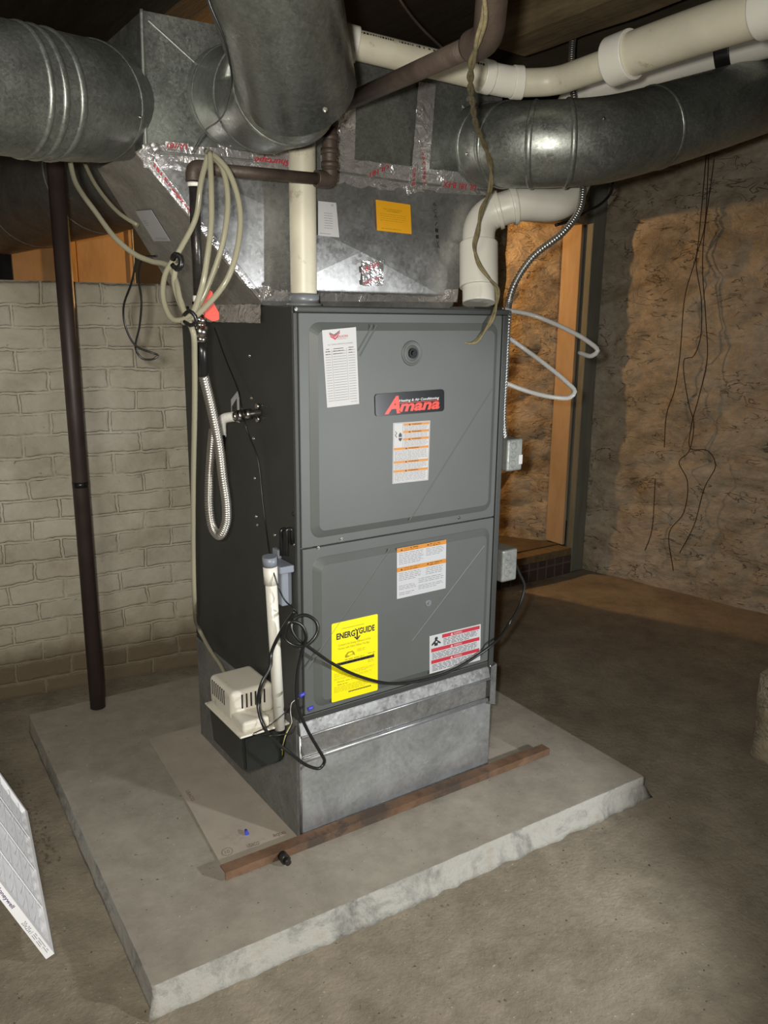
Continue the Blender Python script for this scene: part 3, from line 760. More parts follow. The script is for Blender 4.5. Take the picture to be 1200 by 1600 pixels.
s.rect('ink', .26, .01, .264, .405)
s.done({'orange_ink': 'coloured_bars', 'ink': 'print', 'ink_grey': 'small_print', 'white': 'slot'})
s = Sticker('warning_label', on_door([(620, 857), (697, 843), (696, 919), (620, 936)], YS), OUT, M['paper_cool'], ld, 'white label with two orange bars in two columns')
s.rect('orange_ink', 0, 0, 1, .085); s.rect('orange_ink', 0, .385, 1, .47)
for y in (.01, .395):
    s.lines('ink', .14, y, .46, y + .07, 2, .4); s.lines('ink', .66, y, .92, y + .07, 2, .4); tri(s, 'ink', .09, y + .015, .035, 1); tri(s, 'ink', .62, y + .005, .035, 1)
s.lines('ink_grey', .04, .10, .54, .34, 7, .3); s.lines('ink_grey', .58, .10, .96, .26, 5, .3); s.lines('ink_grey', .04, .49, .50, .66, 5, .3); s.lines('ink_grey', .58, .49, .96, .64, 4, .3)
s.lines('ink_grey', .43, .67, .96, .78, 3, .3); s.lines('ink_grey', .04, .74, .38, .84, 3, .3); s.lines('ink_grey', .43, .81, .96, .91, 3, .3); s.lines('ink_grey', .04, .88, .38, .95, 2, .3)
s.done({'orange_ink': 'coloured_bars', 'ink': 'print', 'ink_grey': 'small_print'})
s = Sticker('energy_label', on_door([(518, 975), (590, 959), (590, 1078), (518, 1098)], YS), OUT, M['yellow'], ld, 'bright yellow energy label with black lettering', rnd=0.004)
s.text('ink', 'ENERG', .10, .135, .50, .215, .035); s.text('ink', 'GUIDE', .585, .125, .93, .205, .035); s.text('ink', 'Y', .49, .125, .60, .20, .02)
s.rect('ink', .53, .17, .56, .245); s.poly('ink', [(.47, .225), (.50, .222), (.545, .25), (.59, .222), (.62, .225), (.545, .275)])
s.rect('ink_yel', .22, .085, .70, .091)
s.text('ink_yel', 'Compare the Energy Efficiency of this', .14, .275, .84, .310); s.text('ink_yel', 'Furnace with Others Before You Buy.', .14, .320, .82, .355)
s.poly('ink_yel', [(.28, .44), (.34, .40), (.44, .395), (.48, .42), (.50, .46), (.44, .445), (.36, .462), (.29, .468)]); s.poly('yellow', [(.32, .44), (.36, .412), (.43, .41), (.45, .43), (.38, .45)], 2)
s.lines('ink_yel', .54, .385, .74, .425, 3, .3); s.lines('ink_yel', .28, .48, .74, .505, 1, .4); s.lines('ink_yel', .78, .47, .95, .49, 1, .4)
tri(s, 'ink', .90, .492, .014, 1.2); s.rect('ink', .10, .510, .92, .548); s.lines('yellow', .20, .520, .84, .54, 1, .5)
s.lines('ink_yel', .78, .56, .92, .60, 3, .3); s.lines('ink_yel', .05, .64, .95, .69, 3, .25); s.lines('ink_yel', .05, .70, .90, .73, 2, .25); s.text('ink_yel', 'Models with the most', .12, .745, .60, .765); s.lines('ink', .12, .785, .40, .80, 1, .4)
s.lines('ink_yel', .05, .81, .80, .89, 5, .25)
for i in range(15): s.rect('ink', .36 + i * .033, .905, .383 + i * .033, .922)
s.done({'ink': 'print', 'ink_yel': 'small_print', 'yellow': 'cut_out_print'})
s = Sticker('danger_label', on_door([(671, 994), (751, 975), (750, 1031), (671, 1053)], YS), OUT, M['white'], ld, 'white label with three red bars and a figure pictogram')
s.rect('paper_cool', .02, .03, .98, .97)
for y, x0 in ((.03, .235), (.345, .03), (.655, .03)):
    s.rect('red_ink', x0, y, .975, y + .095, 2); s.text('white', 'WARNING', .46, y + .02, .62, y + .075, .0, lvl=3); tri(s, 'white', .42, y + .015, .06, .7)
s.lines('ink_grey', .26, .14, .95, .33, 5); s.lines('ink_grey', .05, .46, .95, .64, 5); s.lines('ink_grey', .05, .77, .95, .96, 5)
s.poly('ink', [(.11, .06), (.145, .06), (.155, .10), (.14, .14), (.21, .22), (.205, .26), (.155, .22), (.15, .29), (.09, .29), (.085, .23), (.04, .27), (.035, .23), (.10, .14), (.095, .09)], 2)
s.poly('white', [(.115, .17), (.14, .17), (.145, .21), (.11, .21)], 3)
s.done({'red_ink': 'coloured_bars', 'white': 'bar_lettering', 'ink': 'pictogram', 'ink_grey': 'small_print', 'paper_cool': 'inner_field'})

# condensate trap on the left side, pipe collars, electrical stubs: parts of the furnace
bm = bmesh.new()
box_bm(bm, (-0.030, 0.018, 0.648), (-0.001, 0.066, 0.745), 0.004); box_bm(bm, (-0.040, 0.004, 0.735), (-0.001, 0.098, 0.753), 0.003); box_bm(bm, (-0.012, 0.07, 0.753), (-0.001, 0.10, 0.775), 0.002)
trap = bm_obj('drain_trap', bm, M['trap'], fn, label='grey blue plastic drain trap on the left side')
for (u0, v0, u1, u2) in ((440, 868, 439, 446), (448, 868, 447, 455)):
    a = at(u0, v0, x=-0.022); b_ = at(u1, 828, x=-0.022); c = at(u2, 826, x=-0.010); d = at(u2 + 2, 850, x=-0.004)
    tube('hose', round_corners([a, b_, c, d], 0.01), 0.0048, M['rubber'], trap, 10)
for (cx, cy) in ((0.070, 0.070),):
    bm = bmesh.new(); disc_cyl(bm, (cx, cy, HT), (0, 0, 1), 0.042, 0.006, 28); disc_cyl(bm, (cx, cy, HT + 0.005), (0, 0, 1), 0.036, 0.022, 28)
    bm_obj('pipe_collar', bm, M['collar_grey'], fn)
box('vent_plate', (0.552, 0.02, HT), (0.642, 0.125, HT + 0.006), M['paint_dark'], fn, 0.002)
p = at(458, 803, x=0); bm = bmesh.new(); disc_cyl(bm, (0.0005, p.y, p.z), (-1, 0, 0), 0.006, 0.0015, 14); bm_obj('plug', bm, M['badge_black'], fn)
# rating plate corner seen behind the gas valve
s = Sticker('rating_plate', [(-0.0012, 0.34, 1.12), (-0.0012, 0.29, 1.15), (-0.0012, 0.29, 1.065), (-0.0012, 0.34, 1.065)], (-1, 0, 0), M['white'], fn, 'white plate behind the yellowed tube')
s.poly('badge_black', [(.1, .35), (.75, .2), (.75, .9), (.1, .9)])
s.done({'badge_black': 'print'})
base_of(fn)

# ================================================================== JUNCTION BOXES on the right side
def jbox(name, label, z0, z1, y0, y1, x0, x1, kn, extra):
    t = thing(name, label, 'electrical box', ((x0 + x1) / 2, (y0 + y1) / 2, z0), 'metal junction boxes on the furnace')
    box('housing', (x0, y0, z0), (x1, y1, z1), M['galv_dull'], t, 0.006, 3)
    for z in kn:
        bm = bmesh.new(); R = []
        cx = x0 + (x1 - x0) * 0.40
        for rr, yy in ((0.0105, 0.0), (0.0095, -0.0012), (0.0082, -0.0012), (0.0078, 0.0003)):
            R.append([bm.verts.new((cx + rr * math.cos(2 * PI * k / 20), y0 + yy, z + rr * math.sin(2 * PI * k / 20))) for k in range(20)])
        for p_, q_ in zip(R, R[1:]):
            for i in range(20): bm.faces.new((p_[i], p_[(i + 1) % 20], q_[(i + 1) % 20], q_[i]))
        bm.faces.new(R[-1]); bm_obj('knockout', bm, M['galv_dull'], t)
    extra(t); base_of(t)
def ex1(t):
    box('switch_cover', (0.704, 0.0, 0.925), (0.709, 0.05, 0.995), M['galv_dull'], t, 0.001)
    box('bracket', (0.7095, 0.008, 0.935), (0.730, 0.045, 0.972), M['galv_dull'], t, 0.002)
    Sticker('sticker', [(0.688, -0.0305, 0.966), (0.702, -0.0305, 0.966), (0.702, -0.0305, 0.940), (0.688, -0.0305, 0.940)], OUT, M['white'], t, 'small white sticker').done({})
jbox('junction_box', 'upper grey metal junction box, the one with a switch bracket and white sticker', 0.922, 1.012, -0.030, 0.045, 0.6455, 0.7035, (0.992, 0.968, 0.943), ex1)
jbox('junction_box', 'lower grey metal junction box with a black cord leaving it', 0.600, 0.695, -0.030, 0.045, 0.6455, 0.7035, (0.672, 0.648, 0.624), lambda t: box('cable_clamp', (0.704, -0.004, 0.640), (0.722, 0.014, 0.656), M['galv_dull'], t, 0.003))

# armoured conduit: along the right edge of the furnace, up over the opening to the joists
cc = thing('armoured_conduit', 'shiny flexible metal conduit climbing from the upper junction box past the white elbow', 'conduit', (0.662, 0.0, 1.013))
cpts = [(0.664, 0.004, 1.013), (0.6555, 0.004, 1.06), (0.6555, 0.004, 1.20), (0.6565, 0.004, 1.33), at(796, 468, t=2.22), at(806, 440, t=2.20), at(832, 402, t=2.18), at(880, 363, t=2.18), at(905, 328, t=2.2), at(911, 292, t=2.22), at(909, 250, t=2.26), at(900, 180, t=2.3), at(893, 95, t=2.35), at(897, 40, t=2.38)]
corrugated('conduit', cpts, 0.0085, M['conduit'], cc, 0.0078, 0.18, 12)
base_of(cc)

# ================================================================== SUPPLY PLENUM
YP = 0.14
XL, XR, YB = -0.268, 0.712, 0.60
ZB, ZS, ZTOP = HT + 0.001, 1.678, 1.935
pl = thing('supply_plenum', 'large foil taped sheet metal plenum box flaring out above the furnace', 'plenum', (0.2, 0.35, ZB))
hexa('transition', [(0.0, YP, ZB), (0.572, YP, ZB), (0.572, 0.655, ZB), (0.0, 0.655, ZB)],
     [(XL, YP, ZS), (XR, YP, ZS), (XR, YB, ZS), (XL, YB - 0.12, ZS)], M['galv'], pl, 0.001, label='flared lower section')
hexa('upper_box', [(XL, YP + .001, ZS), (XR, YP + .001, ZS), (XR, YB, ZS), (XL, YB - 0.12, ZS)],
     [(XL + 0.012, YP + .001, ZTOP), (XR, YP + .001, ZTOP + 0.02), (XR, YB, ZTOP + 0.02), (XL + 0.012, YB - 0.12, ZTOP)], M['galv_duct'], pl, 0.001, label='upper box with round take-offs')
def strip(name, pts, off, mat, parent, nrm, jag=0.003, label=None, th=0.0012):
    """foil tape following a quad strip: pts = list of (a, b) edge pairs"""
    bm = bmesh.new(); nrm = Vector(nrm).normalized(); n = 24; rows = []
    (a0, b0), (a1, b1) = pts
    for i in range(n + 1):
        a = Vector(a0).lerp(Vector(a1), i / n); b_ = Vector(b0).lerp(Vector(b1), i / n); row = []
        for k in range(7):
            q = a.lerp(b_, k / 6) + nrm * (off + abs(noise.noise(Vector((i * 0.7, k * 1.1, a.x * 3)))) * jag)
            if k in (0, 6): q += (b_ - a).normalized() * noise.noise(Vector((i * 0.9, k, 5))) * jag * 0.8
            row.append(bm.verts.new(q))
        rows.append(row)
    for i in range(n):
        for k in range(6): bm.faces.new((rows[i][k], rows[i + 1][k], rows[i + 1][k + 1], rows[i][k + 1])).smooth = True
    me = bpy.data.meshes.new(name); bm.to_mesh(me); bm.free(); me.materials.append(mat)
    return link(bpy.data.objects.new(name, me), parent, label=label)
F_ = (0, -1, 0); YF = YP - 0.001
def fx(u, v): return at(u, v, y=YF)
tape = [strip('foil_tape', [(fx(222, 226), fx(224, 262)), (fx(462, 236), fx(462, 284))], 0.001, M['foil'], pl, F_),
        strip('foil_tape', [(fx(500, 243), fx(500, 292)), (fx(772, 276), fx(772, 306))], 0.001, M['foil'], pl, F_),
        strip('foil_tape', [(fx(653, 128), fx(680, 132)), (fx(641, 282), fx(668, 285))], 0.0025, M['foil'], pl, F_),
        strip('foil_tape', [(fx(528, 120), fx(556, 126)), (fx(524, 250), fx(553, 252))], 0.0025, M['foil'], pl, F_),
        strip('foil_tape', [(fx(404, 446), fx(405, 470)), (fx(462, 448), fx(462, 471))], 0.001, M['foil'], pl, F_),
        strip('foil_tape', [(fx(492, 449), fx(492, 471)), (fx(716, 452), fx(714, 472))], 0.001, M['foil'], pl, F_, 0.0015),
        strip('foil_patch', [(fx(562, 408), fx(563, 447)), (fx(595, 408), fx(595, 447))], 0.011, M['foil'], pl, F_, 0.003, 'square foil patch with red lettering'),
        strip('foil_tape', [((-0.0015, YP + 0.01, HT + 0.004), (-0.0015, YP + 0.01, HT - 0.040)), ((-0.0015, 0.60, HT + 0.004), (-0.0015, 0.60, HT - 0.040))], 0.001, M['foil'], pl, (-1, 0, 0), 0.003, 'foil tape folded down over the dark cabinet side')]
# tape along the sloping left front edge
def cross_broken(name, cs, apex, back, mat, parent, label):
    V = list(cs) + [apex] + [c + back for c in cs]
    mesh_obj(name, V, [(0, 1, 4), (1, 2, 4), (2, 3, 4), (3, 0, 4), (0, 5, 6, 1), (1, 6, 7, 2), (2, 7, 8, 3), (3, 8, 5, 0), (8, 7, 6, 5)], mat, parent, label=label)
YQ = YP - 0.0012
cross_broken('front_panel', [Vector((0.001, YQ, ZB + 0.02)), Vector((0.571, YQ, ZB + 0.02)), Vector((XR - 0.004, YQ, ZS - 0.004)), Vector((XL + 0.006, YQ, ZS - 0.004))],
             at(561, 394, y=YQ) + Vector((0, -0.011, 0)), Vector((0, 0.001, 0)), M['galv'], pl, 'cross braked front of the flare')
e0 = Vector((-0.002, YP - 0.002, ZB + 0.012)); e1 = Vector((XL - 0.002, YP - 0.002, ZS - 0.004))
d_ = (e1 - e0).normalized(); sN = Vector((-d_.z, 0, d_.x))
strip('foil_tape', [(e0 - sN * 0.001, e0 + sN * 0.007), (e1 - sN * 0.001, e1 + sN * 0.020)], 0.001, M['foil'], pl, F_, 0.003)
strip('foil_tape', [(e0, e0 + Vector((-0.004, 0.018, 0.0))), (e1, e1 + Vector((0.0, 0.05, 0)))], 0.002, M['foil'], pl, (-0.75, 0, -0.65), 0.002)
# seam bead and hooks of the joint between box and transition
cord('seam', [fx(226, 236), fx(300, 243), fx(400, 252), fx(520, 268), fx(640, 285), fx(768, 299)], 0.0035, M['galv_dull'], pl, 8)
cord('seam', [(XL + 0.004, YP - 0.002, ZS), (XL + 0.010, YP - 0.002, ZTOP)], 0.004, M['galv_dull'], pl, 8)
# crease of the cross brake
for (a, b_) in (((232, 32), (305, 98)),):
    p_, q_ = fx(*a), fx(*b_); dd = (q_ - p_).normalized(); ss = Vector((-dd.z, 0, dd.x)) * 0.002; oo = Vector((0, -0.0012, 0))
    mesh_obj('crease', [p_ - ss, p_ + ss, q_ + ss, q_ - ss, p_ + oo, q_ + oo], [(0, 4, 5, 3), (1, 2, 5, 4), (0, 1, 4), (3, 5, 2)], M['galv_duct'], pl)
# crumpled blobs of foil
for (u, v, r, y) in ((597, 262, 0.012, YF), (614, 266, 0.010, YF), (657, 178, 0.014, YF), (656, 222, 0.013, YF), (650, 262, 0.012, YF), (535, 205, 0.014, YF), (640, 296, 0.014, YF), (690, 276, 0.016, YF), (420, 456, 0.014, YF), (700, 462, 0.011, YF), (240, 238, 0.018, YF), (350, 226, 0.012, YF), (535, 130, 0.016, YF), (648, 296, 0.010, YF)):
    c = at(u, v, y=y); bm = bmesh.new(); bmesh.ops.create_icosphere(bm, subdivisions=3, radius=r)
    for vv in bm.verts:
        n = noise.fractal(vv.co * 120 + Vector((u, v, 0)), 1, 2, 3); vv.co *= 1 + 0.5 * n; vv.co.y *= 0.4; vv.co += c
    bm_obj('foil_wad', bm, M['foil'], pl)
# red lettering on the tape, upside down as stuck on
def tape_print(cs, texts, y=None, n=F_, off=0.0, flip=True):
    s = Sticker('tape_print', [at(u, v, y=YF - (0.0145 if cs[0][1] > 400 else 0.0045)) for u, v in cs], n, M['foil'], pl, thick=0.0003)
    for (b_, x0, x1, y0, y1) in texts: s.text('red_ink', b_, x0, y0, x1, y1, 0.02, 0.3, flip)
    s.done({'red_ink': 'lettering'})
tape_print([(395, 240), (456, 246), (456, 262), (395, 256)], [('Shurtape', .04, .96, .1, .9)])
tape_print([(258, 221), (294, 225), (294, 236), (258, 232)], [('UL181', .05, .95, .1, .9)])
tape_print([(690, 281), (745, 288), (745, 300), (690, 293)], [('UL 181 B-FX', .02, .98, .1, .9)])
tape_print([(573, 270), (608, 256), (610, 264), (576, 279)], [('UL181', .05, .95, .1, .9)])
tape_print([(564, 418), (592, 408), (593, 417), (566, 428)], [('UL181', .05, .95, .1, .9)])
tape_print([(566, 440), (594, 430), (594, 438), (568, 447)], [('UL181', .05, .95, .1, .9)])
tape_print([(644, 262), (650, 262), (650, 292), (642, 292)], [('U', .1, .9, .02, .25), ('L', .1, .9, .3, .5), ('1', .1, .9, .55, .7), ('8', .1, .9, .75, .95)])
tape_print([(658, 236), (664, 236), (667, 290), (661, 290)], [('S', .1, .9, .02, .12), ('h', .1, .9, .16, .26), ('u', .1, .9, .3, .4), ('r', .1, .9, .44, .54), ('t', .1, .9, .58, .68), ('a', .1, .9, .72, .82), ('p', .1, .9, .86, .96)])
q0 = e1.lerp(e0, 0.08); q1 = e1.lerp(e0, 0.42)
s = Sticker('tape_print', [q0 + sN * 0.013 + Vector((0, -.005, 0)), q1 + sN * 0.012 + Vector((0, -.005, 0)), q1 + sN * 0.003 + Vector((0, -.005, 0)), q0 + sN * 0.003 + Vector((0, -.005, 0))], F_, M['foil'], pl, thick=0.0003)
s.text('red_ink', 'Shurtape UL181', .02, .05, .98, .95, .03, .3, True); s.done({'red_ink': 'lettering'})
# stickers on the flare
s = Sticker('sticker', quad_px([(587, 312), (641, 320), (643, 366), (589, 360)], y=YF - .0125), F_, M['amber'], pl, 'orange yellow notice with faint handwriting')
s.text('ink_yel', 'DUCT LEAKAGE TESTING', .20, .24, .74, .28, .02); s.text('ink_yel', 'REQUIREMENT', .30, .30, .68, .34, .02)
s.lines('ink_yel', .10, .40, .85, .68, 4, .18); s.lines('ink_yel', .12, .88, .78, .94, 1, .3); s.done({'ink_yel': 'print'})
s = Sticker('sticker', quad_px([(497, 314), (525, 317), (530, 371), (497, 368)], y=YF - .0125), F_, M['white'], pl, 'white paper tag beside the white pipe')
s.lines('ink_grey', .3, .3, .75, .8, 7, .2); s.lines('ink_grey', .08, .9, .6, .96, 1, .3); s.text('ink_grey', 'W', .68, .05, .85, .12); s.done({'ink_grey': 'print'})
# plane of the sloping left face
pA, pB, pC = Vector((0, YP, ZB)), Vector((0, 0.655, ZB)), Vector((XL, YP, ZS))
nL = (pB - pA).cross(pC - pA).normalized()
if nL.x > 0: nL = -nL
def onL(u, v):
    d = at(u, v, t=1.0) - CAM; return CAM + d * ((pA - CAM).dot(nL) / d.dot(nL)) + nL * 0.0015
s = Sticker('sticker', [onL(212, 329), onL(237, 327), onL(267, 376), onL(241, 376)], nL, M['paper_cool'], pl, 'white strip label on the sloping left face')
s.lines('ink_grey', .1, .3, .35, .5, 3, .2); s.lines('ink_grey', .2, .88, .9, .96, 2, .3); s.done({'ink_grey': 'print'})
# marker text down the flare
for i, (ch, v) in enumerate((('6', 315), ('C', 326), ('A', 334), ('/', 346), ('-', 356), ('I', 366), ('V', 375), ('A', 381))):
    s_ = [at(676 + i * 0.8 + a, v + b_, y=YF - .0085) for a, b_ in ((0, 0), (6, 0.8), (6, 7.8), (0, 7))]
    st = Sticker('marking', s_, F_, M['galv'], pl, thick=0.0001); st.text('ink', ch, .1, .1, .9, .9); st.done({'ink': 'lettering'})
base_of(pl)

# ================================================================== ROUND DUCTS
def duct(name, label, pts, r, seams, mat='galv_duct', crimp=None, rounds=None, screws=()):
    path = resample(spline([Vector(p) for p in pts], 0.01), 0.01); t = thing(name, label, 'duct', path[0])
    f = r if not callable(r) else r
    rr = (lambda i: r(i / (len(path) - 1))) if callable(r) else r
    tube('duct_wall', path, rr, M[mat], t, 48, caps=True)
    Lp = length(path)
    for s0, lip in seams:
        ra = r(s0 / Lp) if callable(r) else r
        sleeve('seam', path, s0, s0 + 0.012, ra + 0.0005, M[mat], t, 48, lip)
    for (s0, ang) in screws:
        p = sub(path, s0, s0 + 0.02); T = (p[-1] - p[0]).normalized(); n = T.cross(Vector((0, 0, 1))).normalized()
        n = n * math.cos(ang) + T.cross(n) * math.sin(ang)
        if n.dot(CAM - p[0]) < 0: n = -n
        ra = r(s0 / Lp) if callable(r) else r
        screw(p[0] + n * (ra + 0.0005), n, 0.004, t)
    if crimp:
        # cut tabs folded out round the collar, like a ragged crown against the box
        p = sub(path, crimp, crimp + 0.02); T = (p[-1] - p[0]).normalized(); n = T.orthogonal().normalized(); b_ = T.cross(n); bm = bmesh.new()
        K = 18
        for k in range(K):
            a0, a1 = 2 * PI * (k + 0.08) / K, 2 * PI * (k + 0.92) / K; am = (a0 + a1) / 2; h = 0.018 + 0.014 * random.random()
            e = lambda a, ra, s_: p[0] + (n * math.cos(a) + b_ * math.sin(a)) * ra + T * s_
            v = [bm.verts.new(x) for x in (e(a0, r + .002, 0.012), e(a1, r + .002, 0.012), e(a1 - .03, r + .003 + h * .5, -0.002 + .004 * random.random()), e(a0 + .05, r + .003 + h, -0.004 * random.random()))]
            bm.faces.new(v)
        bm_obj('collar_tabs', bm, M[mat], t)
    base_of(t); return path
duct('round_duct', 'round metal duct bending from the plenum towards the stone wall on the right',
     [at(738, 226, t=2.24), at(765, 227, t=2.14), at(805, 227, t=2.06), at(860, 226, t=2.03), at(925, 222, t=2.03), at(975, 213, t=2.07), at(1100, 178, t=2.18), at(1200, 147, t=2.32), at(1320, 110, t=2.46)], 0.101,
     [(0.115, 0.003), (0.185, 0.003), (0.265, 0.003), (0.345, 0.004), (0.62, 0.002)], 'galv_duct', 0.055, screws=((0.16, 0.3), (0.40, -0.35)))
duct('round_duct', 'round metal duct leaving the left side of the square metal box',
     [at(200, 166, t=1.86), at(187, 163, t=1.79), at(100, 154, t=1.59), at(0, 138, t=1.48), at(-120, 112, t=1.38), at(-260, 70, t=1.30)], 0.114,
     [(0.20, 0.0015), (0.345, 0.003), (0.375, 0.003), (0.40, 0.003)], 'galv_duct', screws=((0.13, 0.6), (0.22, -0.3)))
def gores(pts, s0=0.004):
    """mitred elbow: straight gores with sharp joints"""
    P = [Vector(p) for p in pts]; out = [P[0]]
    for i in range(1, len(P) - 1):
        out += [P[i] + (P[i - 1] - P[i]).normalized() * s0, P[i] + (P[i + 1] - P[i]).normalized() * s0]
    return out + [P[-1]]
ov = thing('round_duct', 'big round metal duct hanging from the joists and elbowing into the square box', 'duct', at(352, 152, t=1.84))
gp_ = [at(350, 150, t=1.86), at(374, 152, t=1.70), at(412, 152, t=1.57), at(447, 138, t=1.47), at(461, 112, t=1.415)]
tp_ = at(300, -420, t=0.98)
tube('elbow', gores(gp_ + [gp_[-1] + (gp_[-1] - gp_[-2]) * 0.1]), 0.099, M['galv_duct'], ov, 48)
pe_ = at(461, 116, t=1.42)
dn_ = (at(432, 0, t=1.27) - pe_).normalized()
tube('straight_duct', [pe_ - dn_ * 0.030, pe_ - dn_ * 0.028, pe_ + dn_ * 0.3, pe_ + dn_ * 0.62], lambda i: (0.1005, 0.1035, 0.1035, 0.1035)[i], M['galv_duct'], ov, 56)
gl_ = gores(gp_)
for k, (a_, b_) in enumerate(((1, 2), (3, 4), (5, 6))):
    m_ = (gl_[a_] + gl_[b_]) / 2; d2 = (gl_[b_] - gl_[a_]).normalized()
    tube('seam', [m_ - d2 * 0.006, m_ - d2 * 0.002, m_ + d2 * 0.002, m_ + d2 * 0.006], lambda i: (0.0985, 0.1015, 0.1015, 0.0985)[i], M['galv_duct'], ov, 48)
screw(at(508, 172, t=1.335), -FW, 0.004, ov)
base_of(ov)
duct('round_duct', 'wide dark return duct in the background, passing over the white brick wall behind the pole',
     [at(0, 326, y=2.90), at(220, 250, y=1.35), at(220, 250, y=1.35) * 1.2 - at(0, 326, y=2.90) * 0.2], 0.215, [(0.5, 0.003), (1.2, 0.003)], 'galv_dull')

# ================================================================== WHITE PVC PIPES
def pipe_run(name, label, pts, r, corner, fittings, mat, fmat, ns=28, extra=None):
    path = resample(round_corners([Vector(p) for p in pts], corner), 0.004); t = thing(name, label, 'pipe', pts[0])
    tube('pipe', path, r, M[mat], t, ns)
    for (s0, s1, dr) in fittings: sleeve('fitting', path, s0, s1, r + dr, M[fmat], t, ns)
    if extra: extra(t, path)
    base_of(t); return path
zt = at(478, 48, y=0.07)
def pipe_print(path, s0, s1, r, side, parent, h=0.006):
    V = []; F = []; p = resample(path, 0.001); i0 = int(s0 * 1000); i1 = min(len(p) - 3, int(s1 * 1000)); i = i0
    while i < i1:
        wd = random.choice((3, 4, 5)); hh = h * random.choice((0.6, 1, 1, 0.8))
        if random.random() < 0.78:
            q = []
            for k in (i, i + wd):
                k = min(k, len(p) - 2); T = (p[k + 1] - p[k]).normalized(); n = (side - T * side.dot(T)).normalized(); b_ = T.cross(n)
                for a in (-0.5, 0.5):
                    an = a * hh / r; q.append(p[k] + (n * math.cos(an) + b_ * math.sin(an)) * (r + 0.0005))
            o_ = len(V); V += q; F.append((o_, o_ + 1, o_ + 3, o_ + 2))
        i += wd + 2
    if F: mesh_obj('print', V, F, M['ink'], parent, label='faint black printed wording')
def pvc1_extra(t, path):
    pipe_print(path, 0.66, 0.84, 0.0308, UP * 0.45 - FW, t, 0.006)
    pipe_print(path, 0.93, 0.96, 0.0308, UP * 0.3 - FW, t, 0.006)
    big = [at(955, 97, t=1.80), at(1000, 80, t=1.745), at(1080, 52, t=1.65), at(1190, 17, t=1.53), at(1290, -14, t=1.43)]
    big.append(big[-1] + (big[-1] - big[-2]).normalized() * 0.9)
    p = resample(spline(big, 0.01), 0.006)
    tube('wide_pipe', p, 0.0445, M['pvc_old'], t, 32)
    sleeve('reducer', p, 0.0, 0.055, 0.0515, M['pvc'], t, 32)
    sleeve('coupling', p, 0.345, 0.47, 0.0515, M['pvc'], t, 32)
    st = [p_ + Vector((0, 0, 0)) for p_ in p]
pipe_run('intake_pipe', 'white plastic pipe rising at the left front of the furnace, then running right',
         [(0.070, 0.070, HT + 0.028), (0.070, 0.070, zt.z), at(560, 71, t=1.80), at(800, 130, t=1.93), at(868, 128, t=1.93), at(958, 96, t=1.80)], 0.0308, [0.05, 0.02, 0.04, 0.04],
         [(0.555, 0.66, 0.006), (0.965, 0.990, 0.006), (1.045, 1.07, 0.006), (0.99, 1.045, 0.0035)], 'pvc_old', 'pvc', extra=pvc1_extra)
def pvc2_extra(t, path):
    q = at(1132, 84, t=2.25); k = min(range(len(path)), key=lambda i: (path[i] - q).length)
    Lp = length(path); sleeve('strap', path, k * 0.004 - 0.02, k * 0.004 + 0.02, 0.0465, M['rubber'], t, 28); pipe_print(path, Lp - 0.62, Lp - 0.15, 0.0440, UP * 0.35 - FW, t, 0.009)
pipe_run('exhaust_pipe', 'white plastic pipe leaving the right top of the furnace through fat elbows',
         [at(748, 474, y=0.07), at(748, 338, t=2.21), at(812, 318, t=2.19), at(880, 322, t=2.24), at(910, 262, t=2.36), at(888, 172, t=2.42), at(905, 142, t=2.42), at(985, 122, t=2.38), at(1240, 52, t=2.15)], 0.0440, [0.10, 0.03, 0.06, 0.05, 0.02, 0.04, 0.02],
         [(0.045, 0.165, 0.008), (0.27, 0.285, 0.007), (0.315, 0.327, 0.007), (0.67, 0.73, 0.006)], 'pvc', 'pvc', extra=pvc2_extra)
# ================================================================== IRON GAS PIPE
gp = thing('gas_pipe', 'brown iron gas pipe with elbows, crossing the plenum and dropping to the valve at left', 'pipe', at(768, 0, t=1.16))
def seg(a, b_, r, mat, parent, name='pipe', ns=18): return tube(name, [Vector(a), Vector(b_)], r, M[mat], parent, ns)
G0, G1 = at(528, 166, t=1.76), at(752, 66, t=1.25)
seg(G0, G1, 0.0167, 'iron', gp)
el = resample(round_corners([G1 + (G0 - G1).normalized() * 0.03, G1 + (G1 - G0).normalized() * 0.02, at(772, -40, t=1.14)], 0.045), 0.004)
tube('elbow', el, lambda i: 0.0235, M['iron'], gp, 20)
pt_ = at(772, -38, t=1.141); seg(pt_, (pt_.x, pt_.y, 2.35), 0.0167, 'iron', gp)
C1 = at(515, 281, y=0.0)
Ct = Vector((C1.x, C1.y, at(515, 176, y=0.0).z))
tube('elbow', resample(round_corners([G0, Ct + Vector((0, 0, 0.012)), Ct + Vector((0, 0, -0.02))], 0.02), 0.003), 0.0185, M['iron'], gp, 18)
seg(Ct, C1, 0.0165, 'iron', gp)
for k in range(4):
    z = C1.z + (Ct.z - C1.z) * (0.18 + k * 0.2); seg((C1.x, C1.y, z), (C1.x, C1.y, z + 0.012), 0.0195, 'iron', gp, 'coupling')
GL = at(302, 262, y=0.0); C1b = Vector((GL.x, 0.0, (C1.z + GL.z) / 2))
tube('elbow', resample(round_corners([C1 + Vector((0, 0, 0.02)), C1, C1 + Vector((-0.035, 0, 0))], 0.018), 0.003), 0.0185, M['iron'], gp, 18)
seg(C1, (GL.x, 0, GL.z), 0.0125, 'iron', gp)
tube('elbow', resample(round_corners([(GL.x + 0.03, 0, GL.z), (GL.x, 0, GL.z), (GL.x, 0, GL.z - 0.028)], 0.016), 0.003), 0.0165, M['iron'], gp, 18)
VZ = at(308, 462, y=0.0).z
